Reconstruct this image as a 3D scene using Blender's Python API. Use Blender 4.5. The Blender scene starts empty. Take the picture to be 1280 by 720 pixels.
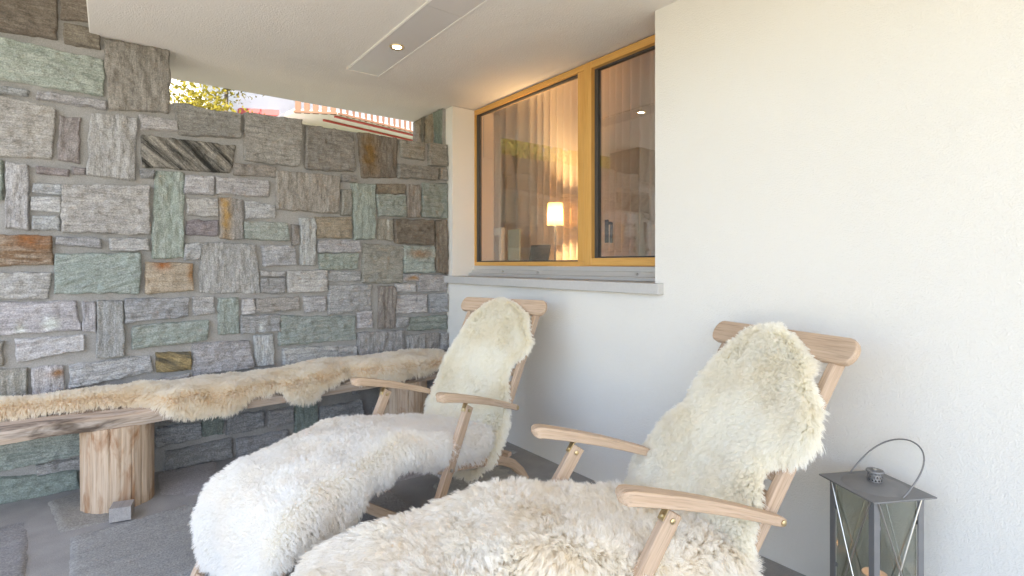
import bpy, bmesh, math, random
import numpy as np
from mathutils import Vector, Matrix

S = bpy.context.scene
COL = S.collection
PI = math.pi
rng = np.random.default_rng(7)
random.seed(7)
R = math.radians

# ------------------------------------------------------------------ helpers
def link(o, parent=None):
    COL.objects.link(o)
    if parent is not None:
        o.parent = parent
    return o

def empty(name, loc=(0, 0, 0), rz=0.0, parent=None):
    o = bpy.data.objects.new(name, None)
    o.empty_display_size = 0.1
    o.location = loc
    o.rotation_euler = (0, 0, rz)
    return link(o, parent)

def tag(o, label=None, cat=None, group=None, kind=None):
    if label: o['label'] = label
    if cat: o['category'] = cat
    if group: o['group'] = group
    if kind: o['kind'] = kind
    return o

class MB:
    """collects vertices / faces / a grain vector per vertex, builds one mesh object"""
    def __init__(s):
        s.v = []; s.f = []; s.g = []
    def add(s, verts, faces, grain=None):
        b = len(s.v)
        s.v += [tuple(map(float, p)) for p in verts]
        s.g += [tuple(map(float, p)) for p in (grain if grain is not None else verts)]
        s.f += [tuple(i + b for i in f) for f in faces]
    def sweep(s, pts, side, wid, thk, closed_ends=True, gseed=None):
        """rectangular section swept along pts; side = constant width direction, wid / thk per point"""
        n = len(pts)
        P = [Vector(p) for p in pts]
        side = Vector(side).normalized()
        wid = [wid] * n if not hasattr(wid, '__len__') else wid
        thk = [thk] * n if not hasattr(thk, '__len__') else thk
        V = []; G = []; L = 0
        gs = gseed if gseed is not None else random.uniform(0, 50)
        for i in range(n):
            t = (P[min(i + 1, n - 1)] - P[max(i - 1, 0)]).normalized()
            up = side.cross(t).normalized()
            if i: L += (P[i] - P[i - 1]).length
            w = wid[i] / 2; h = thk[i] / 2
            for a, b in ((-w, -h), (w, -h), (w, h), (-w, h)):
                V.append(P[i] + side * a + up * b); G.append((L + gs, a + gs, b))
        F = []
        for i in range(n - 1):
            for k in range(4):
                a = i * 4 + k; b = i * 4 + (k + 1) % 4
                F.append((a, b, b + 4, a + 4))
        F.append((3, 2, 1, 0)); e = (n - 1) * 4
        F.append((e, e + 1, e + 2, e + 3))
        s.add(V, F, G)
    def box(s, x0, x1, y0, y1, z0, z1):
        V = [(x, y, z) for z in (z0, z1) for y in (y0, y1) for x in (x0, x1)]
        s.add(V, [(0, 2, 3, 1), (4, 5, 7, 6), (0, 1, 5, 4), (2, 6, 7, 3), (0, 4, 6, 2), (1, 3, 7, 5)])
    def tube(s, pts, rad, k=10, caps=True):
        P = [Vector(p) for p in pts]; n = len(P)
        rad = [rad] * n if not hasattr(rad, '__len__') else rad
        t0 = (P[1] - P[0]).normalized()
        ref = Vector((0, 0, 1)) if abs(t0.z) < .9 else Vector((1, 0, 0))
        nr = t0.cross(ref).normalized(); V = []; G = []; L = 0
        for i in range(n):
            t = (P[min(i + 1, n - 1)] - P[max(i - 1, 0)]).normalized()
            nr = (nr - t * nr.dot(t)).normalized(); bn = t.cross(nr)
            if i: L += (P[i] - P[i - 1]).length
            for j in range(k):
                a = 2 * PI * j / k
                V.append(P[i] + (nr * math.cos(a) + bn * math.sin(a)) * rad[i]); G.append((L, math.cos(a) * rad[i], math.sin(a) * rad[i]))
        F = [(i * k + j, i * k + (j + 1) % k, (i + 1) * k + (j + 1) % k, (i + 1) * k + j) for i in range(n - 1) for j in range(k)]
        if caps:
            F.append(tuple(range(k))[::-1]); F.append(tuple((n - 1) * k + j for j in range(k)))
        s.add(V, F, G)
    def lathe(s, prof, c=(0, 0, 0), k=32):
        V = []; n = len(prof)
        for r, z in prof:
            for j in range(k):
                a = 2 * PI * j / k
                V.append((c[0] + r * math.cos(a), c[1] + r * math.sin(a), c[2] + z))
        F = [(i * k + j, i * k + (j + 1) % k, (i + 1) * k + (j + 1) % k, (i + 1) * k + j) for i in range(n - 1) for j in range(k)]
        s.add(V, F)
    def prism(s, poly, d):
        """poly: 3-D outline, d: extrusion vector"""
        n = len(poly); d = Vector(d); V = [Vector(p) for p in poly]; V += [p + d for p in V]
        F = [tuple(range(n))[::-1], tuple(range(n, 2 * n))] + [(i, (i + 1) % n, n + (i + 1) % n, n + i) for i in range(n)]
        s.add(V, F)
    def build(s, name, mat, parent=None, bevel=0.0, smooth=False, seg=2):
        me = bpy.data.meshes.new(name)
        me.from_pydata(s.v, [], s.f)
        at = me.attributes.new('grain', 'FLOAT_VECTOR', 'POINT')
        at.data.foreach_set('vector', np.array(s.g, dtype=np.float32).ravel())
        bm = bmesh.new(); bm.from_mesh(me); bmesh.ops.recalc_face_normals(bm, faces=bm.faces); bm.to_mesh(me); bm.free()
        if mat: me.materials.append(mat)
        o = bpy.data.objects.new(name, me)
        link(o, parent)
        if smooth or bevel:
            me.polygons.foreach_set('use_smooth', [True] * len(me.polygons))
        if bevel:
            m = o.modifiers.new('bevel', 'BEVEL'); m.width = bevel; m.segments = seg; m.limit_method = 'ANGLE'; m.angle_limit = R(40)
            m.harden_normals = True
        elif smooth:
            try: me.set_sharp_from_angle(angle=R(40))
            except Exception: pass
        return o

# numpy value noise --------------------------------------------------------
_T = np.random.default_rng(3).random((64, 64, 64)).astype(np.float32) * 2 - 1
def vnoise(p):
    p = np.asarray(p, dtype=np.float64); i = np.floor(p).astype(int); f = p - i; f = f * f * (3 - 2 * f); i &= 63; j = (i + 1) & 63
    x0, y0, z0 = i[..., 0], i[..., 1], i[..., 2]; x1, y1, z1 = j[..., 0], j[..., 1], j[..., 2]
    fx, fy, fz = f[..., 0], f[..., 1], f[..., 2]
    l = lambda a, b, t: a + (b - a) * t
    return l(l(l(_T[x0, y0, z0], _T[x1, y0, z0], fx), l(_T[x0, y1, z0], _T[x1, y1, z0], fx), fy),
             l(l(_T[x0, y0, z1], _T[x1, y0, z1], fx), l(_T[x0, y1, z1], _T[x1, y1, z1], fx), fy), fz)
def fbm(p, o=4):
    p = np.asarray(p, dtype=np.float64); r = 0; a = .5
    for k in range(o):
        r = r + a * vnoise(p * 2 ** k + 17.3 * k); a *= .5
    return r

# ------------------------------------------------------------------ materials
def newmat(name):
    m = bpy.data.materials.new(name); m.use_nodes = True
    nt = m.node_tree; nt.nodes.clear()
    out = nt.nodes.new('ShaderNodeOutputMaterial')
    return m, nt, out
class NT:
    def __init__(s, nt): s.nt = nt
    def n(s, typ, **kw):
        nd = s.nt.nodes.new(typ)
        for k, v in kw.items():
            if k.startswith('i_'):
                key = k[2:]; key = int(key) if key.isdigit() else key.replace('_', ' ')
                s.set(nd, key, v)
            else: setattr(nd, k, v)
        return nd
    def set(s, nd, key, v):
        sock = nd.inputs[key]
        if isinstance(v, bpy.types.NodeSocket): s.nt.links.new(v, sock)
        else: sock.default_value = v
    def mix(s, f, a, b, blend='MIX'):
        nd = s.n('ShaderNodeMix', data_type='RGBA', blend_type=blend)
        for k, v in ((0, f), (6, a), (7, b)):
            if isinstance(v, tuple) and len(v) == 3: v = (*v, 1)
            s.set(nd, k, v)
        return nd.outputs[2]
    def ramp(s, f, stops):
        nd = s.n('ShaderNodeValToRGB'); cr = nd.color_ramp
        while len(cr.elements) < len(stops): cr.elements.new(.5)
        for e, (p, c) in zip(cr.elements, stops):
            e.position = p; e.color = (*c, 1) if isinstance(c, tuple) else (c, c, c, 1)
        s.set(nd, 0, f); return nd.outputs[0]
    def math(s, op, a, b=0.0, clamp=False):
        nd = s.n('ShaderNodeMath', operation=op, use_clamp=clamp); s.set(nd, 0, a); s.set(nd, 1, b); return nd.outputs[0]
    def noise(s, vec, scale, detail=4, rough=.55, dist=0.0):
        nd = s.n('ShaderNodeTexNoise'); s.set(nd, 'Vector', vec); s.set(nd, 'Scale', scale); s.set(nd, 'Detail', detail); s.set(nd, 'Roughness', rough); s.set(nd, 'Distortion', dist)
        return nd.outputs[0]
    def scale(s, vec, v):
        nd = s.n('ShaderNodeVectorMath', operation='MULTIPLY'); s.set(nd, 0, vec); nd.inputs[1].default_value = v; return nd.outputs[0]
    def attr(s, name): return s.n('ShaderNodeAttribute', attribute_name=name)
    def obj(s): return s.n('ShaderNodeTexCoord').outputs['Object']
    def pos(s): return s.n('ShaderNodeNewGeometry').outputs['Position']
    def bump(s, h, strength, dist=.01):
        nd = s.n('ShaderNodeBump'); s.set(nd, 'Height', h); nd.inputs['Strength'].default_value = strength; nd.inputs['Distance'].default_value = dist; return nd.outputs[0]
    def bsdf(s, out, col, rough=.6, normal=None, metal=0.0, spec=.5, **kw):
        p = s.n('ShaderNodeBsdfPrincipled')
        s.set(p, 'Base Color', (*col, 1) if isinstance(col, tuple) and len(col) == 3 else col)
        s.set(p, 'Roughness', rough); s.set(p, 'Metallic', metal); s.set(p, 'Specular IOR Level', spec)
        if normal is not None: s.set(p, 'Normal', normal)
        for k, v in kw.items(): s.set(p, k, v)
        s.nt.links.new(p.outputs[0], out.inputs[0]); return p

def simple(name, col, rough=.6, metal=0.0, var=.12, scale=30.0, bump=0.0, spec=.5):
    m, nt, out = newmat(name); t = NT(nt); o = t.obj()
    n = t.noise(o, scale, 5)
    c = t.mix(n, tuple(x * (1 - var) for x in col), tuple(min(1, x * (1 + var)) for x in col))
    nr = t.bump(n, bump, .004) if bump else None
    t.bsdf(out, c, rough, nr, metal, spec); return m

def mat_stucco(name, col, s1=190.0, strength=.6, var=.03):
    m, nt, out = newmat(name); t = NT(nt); p = t.pos()
    a = t.noise(p, s1, 3, .6); b = t.noise(p, s1 * 2.7, 2, .5); c = t.noise(p, 1.7, 3)
    h = t.math('ADD', a, t.math('MULTIPLY', b, .5))
    colr = t.mix(c, tuple(x * (1 - var) for x in col), tuple(min(.95, x * (1 + var)) for x in col))
    t.bsdf(out, colr, .92, t.bump(h, strength, .0065), spec=.15); return m

def mat_wood(name, c1, c2, knots=0.0, rough=.5, gs=1.0, lines=.5, cdark=None):
    m, nt, out = newmat(name); t = NT(nt)
    g = t.attr('grain').outputs['Vector']
    st = t.scale(g, (3.0 * gs, 70.0 * gs, 70.0 * gs))
    n1 = t.noise(st, 1.0, 5, .6, .6)
    n2 = t.noise(t.scale(g, (9.0 * gs, 260.0 * gs, 260.0 * gs)), 1.0, 3, .6)
    n3 = t.noise(t.scale(g, (5.0, 9.0, 9.0)), 1.0, 3)
    c = t.mix(t.ramp(n1, [(.3, 0.0), (.7, 1.0)]), c1, c2)
    c = t.mix(t.math('MULTIPLY', t.ramp(n2, [(.52, 0.0), (.68, 1.0)]), lines), c, tuple(x * .55 for x in c1))
    c = t.mix(t.ramp(n3, [(.35, 0.0), (.75, .45)]), c, tuple(x * .8 for x in c2))
    if cdark:
        n4 = t.noise(t.scale(g, (4.0, 14.0, 14.0)), 1.0, 4, .6, .8)
        c = t.mix(t.ramp(n4, [(.50, 0.0), (.66, knots)]), c, cdark)
    t.bsdf(out, c, rough, t.bump(n2, .12, .002), spec=.35); return m

def mat_stone(name, rough=.8, crack=.55):
    m, nt, out = newmat(name); t = NT(nt)
    c1 = t.attr('col').outputs['Color']; c2 = t.attr('col2').outputs['Color']
    fol = t.attr('fol').outputs['Vector']; p = t.pos()
    n1 = t.noise(t.scale(fol, (7.0, 52.0, 9.0)), 1.0, 8, .75, .6)          # foliation streaks
    n2 = t.noise(p, 140.0, 4, .7)                                          # grain
    n3 = t.noise(t.scale(fol, (3.0, 14.0, 3.0)), 1.0, 4, .6, .8)
    c = t.mix(t.ramp(n1, [(.42, 0.0), (.60, 1.0)]), c1, c2)
    c = t.mix(t.ramp(n3, [(.5, 0.0), (.75, .5)]), c, c2)
    n4 = t.noise(t.scale(fol, (4.0, 30.0, 5.0)), 1.0, 5, .6, 1.2)
    c = t.mix(t.ramp(n4, [(.485, 0.0), (.50, crack), (.515, 0.0)]), c, (.05, .048, .045))
    sp = t.ramp(n2, [(.3, .55), (.5, 1.0), (.70, 1.6)])
    c = t.mix(.8, c, sp, 'MULTIPLY')
    h = t.math('ADD', t.math('MULTIPLY', n1, 1.3), t.math('MULTIPLY', n2, .8))
    t.bsdf(out, c, rough, t.bump(h, .85, .007), spec=.3); return m

def mat_mortar(name, col):
    m, nt, out = newmat(name); t = NT(nt); p = t.pos()
    n = t.noise(p, 220.0, 3, .7); n2 = t.noise(p, 9.0, 4)
    c = t.mix(n2, tuple(x * .75 for x in col), tuple(x * 1.2 for x in col))
    c = t.mix(.6, c, t.ramp(n, [(.3, .7), (.7, 1.3)]), 'MULTIPLY')
    t.bsdf(out, c, .95, t.bump(n, .5, .004), spec=.2); return m

def mat_wool(name, root, mid, tip, patch=None, pamt=.0):
    m, nt, out = newmat(name); t = NT(nt); p = t.obj()
    it = t.n('ShaderNodeHairInfo')
    c = t.ramp(it.outputs['Intercept'], [(0.0, root), (.45, mid), (1.0, tip)])
    if patch:
        n = t.noise(p, 7.0, 3, .6, .5)
        c = t.mix(t.ramp(n, [(.45, 0.0), (.68, pamt)]), c, patch)
    rnd = it.outputs['Random']
    c = t.mix(.7, c, t.ramp(rnd, [(0.0, .985), (1.0, 1.015)]), 'MULTIPLY')
    d = t.n('ShaderNodeBsdfDiffuse'); t.set(d, 'Color', c)
    tr = t.n('ShaderNodeBsdfTranslucent'); t.set(tr, 'Color', c)
    mx = t.n('ShaderNodeMixShader'); t.set(mx, 0, .52); nt.links.new(d.outputs[0], mx.inputs[1]); nt.links.new(tr.outputs[0], mx.inputs[2])
    nt.links.new(mx.outputs[0], out.inputs[0]); return m

def mat_glass(name, tint=(1, 1, 1), f0=.045, rmax=1.0, rough=0.0):
    m, nt, out = newmat(name); t = NT(nt)
    g = t.n('ShaderNodeNewGeometry')
    dp = t.n('ShaderNodeVectorMath', operation='DOT_PRODUCT'); t.set(dp, 0, g.outputs['Incoming']); t.set(dp, 1, g.outputs['Normal'])
    cs = t.math('ABSOLUTE', dp.outputs['Value'])
    fr = t.math('MULTIPLY_ADD', t.math('POWER', t.math('SUBTRACT', 1.0, cs), 5.0), 1 - f0); fr.node.inputs[2].default_value = f0
    a = t.n('ShaderNodeBsdfTransparent'); t.set(a, 'Color', (*tint, 1))
    b = t.n('ShaderNodeBsdfGlossy'); t.set(b, 'Roughness', rough); t.set(b, 'Color', (.95, .95, .95, 1))
    mx = t.n('ShaderNodeMixShader'); t.set(mx, 0, fr); nt.links.new(a.outputs[0], mx.inputs[1]); nt.links.new(b.outputs[0], mx.inputs[2])
    nt.links.new(mx.outputs[0], out.inputs[0]); return m

def mat_emit(name, col, st):
    m, nt, out = newmat(name); t = NT(nt)
    e = t.n('ShaderNodeEmission'); t.set(e, 'Color', (*col, 1)); t.set(e, 'Strength', st)
    nt.links.new(e.outputs[0], out.inputs[0]); return m

M = {}
M['white'] = mat_stucco('white_render', (.80, .78, .74))
M['soffit'] = mat_stucco('soffit_render', (.73, .705, .67), 120.0, .6)
M['pale_stone'] = simple('sill_stone', (.52, .51, .50), .6, var=.08, scale=60)
M['alu'] = simple('aluminium', (.56, .55, .54), .4, metal=.25, var=.05, scale=20)
M['panel'] = simple('panel_paint', (.58, .56, .55), .25, var=.04, scale=4)
M['panel_edge'] = simple('panel_edge_paint', (.78, .76, .72), .5, var=.03)
M['teak'] = mat_wood('pale_hardwood', (.47, .33, .225), (.62, .475, .355), lines=.6)
M['spruce'] = mat_wood('window_timber', (.62, .32, .08), (.72, .42, .13), rough=.35, lines=.3, gs=.8)
M['log'] = mat_wood('log_timber', (.42, .29, .19), (.60, .49, .38), knots=.9, cdark=(.27, .13, .055), gs=.55, rough=.8, lines=.6)
M['plank'] = mat_wood('weathered_plank', (.44, .29, .18), (.60, .53, .47), knots=1.0, cdark=(.12, .09, .07), gs=.5, rough=.75)
M['grey_block'] = mat_wood('grey_offcut', (.26, .25, .25), (.40, .37, .35), gs=.8, rough=.85)
M['stone'] = mat_stone('quarried_stone')
M['flag'] = mat_stone('flagstone', .7, .0)
M['mortar'] = mat_mortar('mortar', (.32, .31, .30))
M['grout'] = mat_mortar('floor_grout', (.325, .322, .32))
M['brass'] = simple('brass', (.62, .50, .30), .38, metal=1.0, var=.06)
M['steel'] = simple('steel', (.6, .58, .55), .3, metal=1.0, var=.06)
M['zinc'] = simple('lantern_metal', (.22, .22, .225), .5, metal=.35, var=.12, scale=25, bump=.1)
M['black'] = simple('black_plastic', (.018, .02, .028), .45, var=.1, scale=80)
M['dark_gap'] = simple('dark_gasket', (.06, .056, .052), .7)
M['glass'] = mat_glass('window_glass', (.95, .955, .95), .20)
M['lantern_glass'] = mat_glass('lantern_pane_glass', (.86, .87, .84), .06)
M['candle'] = simple('candle_wax', (.85, .76, .66), .5, var=.05)

# ------------------------------------------------------------------ camera and projection of photo measurements
CH = 1.2
CS, SN = .797, .604
def wall_pt(px, py, Y=3.67):
    a = (px - 640) / 660.; b = (330 - py) / 660.
    d = Y / (CS - SN * a)
    return d * (CS * a + SN), CH + d * b
cam = bpy.data.cameras.new('camera'); camo = bpy.data.objects.new('camera', cam); link(camo)
camo.location = (0, 0, CH); camo.rotation_euler = (R(90), 0, -math.atan2(SN, CS))
cam.sensor_width = 36; cam.lens = 660 / 1280 * 36; cam.shift_y = -30 / 1280; cam.clip_start = .05; cam.clip_end = 2000
S.camera = camo

# ------------------------------------------------------------------ light
SUN_EL, SUN_AZ = R(50), math.atan2(-.45, -.89)      # azimuth as a direction (x, y) towards the sun
sdir = Vector((math.cos(SUN_EL) * -.45, math.cos(SUN_EL) * -.893, math.sin(SUN_EL)))
sun = bpy.data.lights.new('sun', 'SUN'); sun.energy = 4.2; sun.angle = R(.5); sun.color = (1, .95, .87)
so = bpy.data.objects.new('sun', sun); link(so); so.rotation_euler = sdir.to_track_quat('Z', 'Y').to_euler()
W = bpy.data.worlds.new('World'); S.world = W; W.use_nodes = True
wn = W.node_tree; wn.nodes.clear()
wo = wn.nodes.new('ShaderNodeOutputWorld'); bg = wn.nodes.new('ShaderNodeBackground'); sk = wn.nodes.new('ShaderNodeTexSky')
sk.sky_type = 'NISHITA'; sk.sun_disc = False; sk.sun_elevation = SUN_EL
sk.sun_rotation = math.atan2(sdir.x, sdir.y); sk.air_density = 1.0; sk.dust_density = 2.0; sk.altitude = 900
bg.inputs[1].default_value = .15
wn.links.new(sk.outputs[0], bg.inputs[0]); wn.links.new(bg.outputs[0], wo.inputs[0])
S.view_settings.view_transform = 'Standard'; S.view_settings.look = 'None'; S.view_settings.gamma = 1; S.view_settings.use_curve_mapping = False
S.view_settings.exposure = 2.04

# ------------------------------------------------------------------ stone relief generator
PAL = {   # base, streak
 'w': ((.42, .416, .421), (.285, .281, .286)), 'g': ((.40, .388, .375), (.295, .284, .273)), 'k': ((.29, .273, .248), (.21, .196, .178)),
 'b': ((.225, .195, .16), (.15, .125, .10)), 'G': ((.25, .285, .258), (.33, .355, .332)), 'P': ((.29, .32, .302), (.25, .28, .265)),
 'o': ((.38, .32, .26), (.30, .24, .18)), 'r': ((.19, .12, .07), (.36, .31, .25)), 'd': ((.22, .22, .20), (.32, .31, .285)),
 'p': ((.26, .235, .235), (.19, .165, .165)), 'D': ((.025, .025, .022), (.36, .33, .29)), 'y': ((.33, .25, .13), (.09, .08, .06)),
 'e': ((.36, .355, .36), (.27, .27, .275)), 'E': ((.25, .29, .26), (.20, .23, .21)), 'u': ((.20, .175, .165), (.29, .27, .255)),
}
class StoneMesh:
    def __init__(s): s.v = []; s.q = []; s.c1 = []; s.c2 = []; s.fol = []; s.n = 0
    def stone(s, quad, kind, fdir=0.0, H=.030, sp=.0065, rough=.0060, warp=.007, rim=.007, to3d=None, deep=.02, rust=None, layer=.010):
        q = np.array(quad, float)                           # TL TR BR BL in plane coordinates (x, z)
        w = (np.linalg.norm(q[1] - q[0]) + np.linalg.norm(q[2] - q[3])) / 2
        h = (np.linalg.norm(q[3] - q[0]) + np.linalg.norm(q[2] - q[1])) / 2
        nx = int(np.clip(w / sp, 5, 90)); ny = int(np.clip(h / sp, 5, 90))
        A, B = np.meshgrid(np.linspace(0, 1, nx + 1), np.linspace(0, 1, ny + 1))
        # rounded corners: pull the outline in at each corner by its own amount
        U = (A - .5) * w; V = (B - .5) * h
        m = min(w, h); dx = w / 2 - abs(U); dy = h / 2 - abs(V)
        for sx in (-1, 1):
            for sy in (-1, 1):
                r = m * random.uniform(.02, .10); sel = (np.sign(U) == sx) & (np.sign(V) == sy) & (dx < r) & (dy < r)
                ex = (r - dx) / r; ey = (r - dy) / r; l = np.maximum(np.hypot(ex, ey), 1e-6); mx = np.maximum(ex, ey)
                k = np.where(sel, mx / l, 1.0); k = 1 + (k - 1) * random.uniform(.4, 1.)
                U = np.where(sel, sx * (w / 2 - r + r * np.maximum(ex, 0) * k), U); V = np.where(sel, sy * (h / 2 - r + r * np.maximum(ey, 0) * k), V)
        a = U / w + .5; b = V / h + .5
        P = (q[0][None, None] * ((1 - a) * (1 - b))[..., None] + q[1] * (a * (1 - b))[..., None] + q[2] * (a * b)[..., None] + q[3] * ((1 - a) * b)[..., None])
        sd = random.uniform(0, 60)
        Z3 = np.stack([P[..., 0], P[..., 1], np.full_like(a, sd)], -1)
        P = P + np.stack([fbm(Z3 * 22, 4), fbm(Z3 * 22 + 9.1, 4)], -1) * warp * 1.6
        d = np.minimum(dx, dy); d = np.maximum(d, 0)
        hh = H * random.uniform(.75, 1.25) * np.clip(d / rim, 0, 1) ** .45
        ca, sa = math.cos(fdir), math.sin(fdir)
        al = P[..., 0] * ca + P[..., 1] * sa; ac = -P[..., 0] * sa + P[..., 1] * ca
        tx = (P[..., 0] - P[..., 0].mean()) * random.uniform(-.035, .035) + (P[..., 1] - P[..., 1].mean()) * random.uniform(-.04, .04)
        F3 = np.stack([al * 10, ac * 55, np.full_like(a, sd)], -1); lay = fbm(np.stack([al * 7, ac * 26, np.full_like(a, sd + 4)], -1), 4) * 5; lay = (np.floor(lay) + np.clip((lay - np.floor(lay)) * 4 - 1.5, 0, 1)) / 5
        hh = hh + np.clip(d / rim, 0, 1) * (rough * 2.2 * fbm(Z3 * 28, 4) + rough * 1.1 * fbm(F3, 3) + layer * lay + tx)
        hh[d <= 1e-6] = -deep
        X = to3d(P[..., 0].ravel(), P[..., 1].ravel(), hh.ravel())
        base = s.n; s.v.append(X); nxx = nx + 1
        i = (np.arange(ny)[:, None] * nxx + np.arange(nx)[None]).ravel() + base
        s.q.append(np.stack([i, i + nxx, i + nxx + 1, i + 1], -1))
        c1, c2 = [np.array(c) for c in PAL[kind]]
        j = np.array([random.gauss(1, .09)] * 3) * np.array([random.gauss(1, .015), 1, random.gauss(1, .02)])
        lf = 1 + .22 * fbm(Z3 * 9, 3).ravel()[:, None]
        C1 = c1 * j * lf; C2 = np.repeat((c2 * j)[None], len(X), 0)
        if rust:                                             # a rust stain: (a, b, ra, rb, colour)
            for (ra, rb, sa_, sb_, cc) in rust:
                g = np.exp(-(((a - ra) / sa_) ** 2 + ((b - rb) / sb_) ** 2)).ravel() * (1 + .9 * fbm(Z3 * 30, 3).ravel())
                g = np.clip(g, 0, 1)[:, None]; C1 = C1 * (1 - g) + np.array(cc) * g; C2 = C2 * (1 - g) + np.array(cc) * .8 * g
        s.c1.append(C1); s.c2.append(C2); fk = .3 if kind in 'Dy' else (.45 if kind[0] == 'f' else 1.0); s.fol.append(np.stack([al.ravel() * fk, ac.ravel() * fk, np.full(len(X), sd)], -1)); s.n += len(X)
    def build(s, name, mat, parent=None):
        V = np.concatenate(s.v); Q = np.concatenate(s.q)
        me = bpy.data.meshes.new(name); me.from_pydata(V.tolist(), [], Q.tolist())
        n = len(V)
        for nm, arr in (('col', np.concatenate(s.c1)), ('col2', np.concatenate(s.c2))):
            at = me.attributes.new(nm, 'FLOAT_COLOR', 'POINT'); at.data.foreach_set('color', np.concatenate([np.clip(arr, .01, .9), np.ones((n, 1))], 1).astype(np.float32).ravel())
        at = me.attributes.new('fol', 'FLOAT_VECTOR', 'POINT'); at.data.foreach_set('vector', np.concatenate(s.fol).astype(np.float32).ravel())
        me.polygons.foreach_set('use_smooth', [True] * len(me.polygons)); me.materials.append(mat)
        return link(bpy.data.objects.new(name, me), parent)

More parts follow.
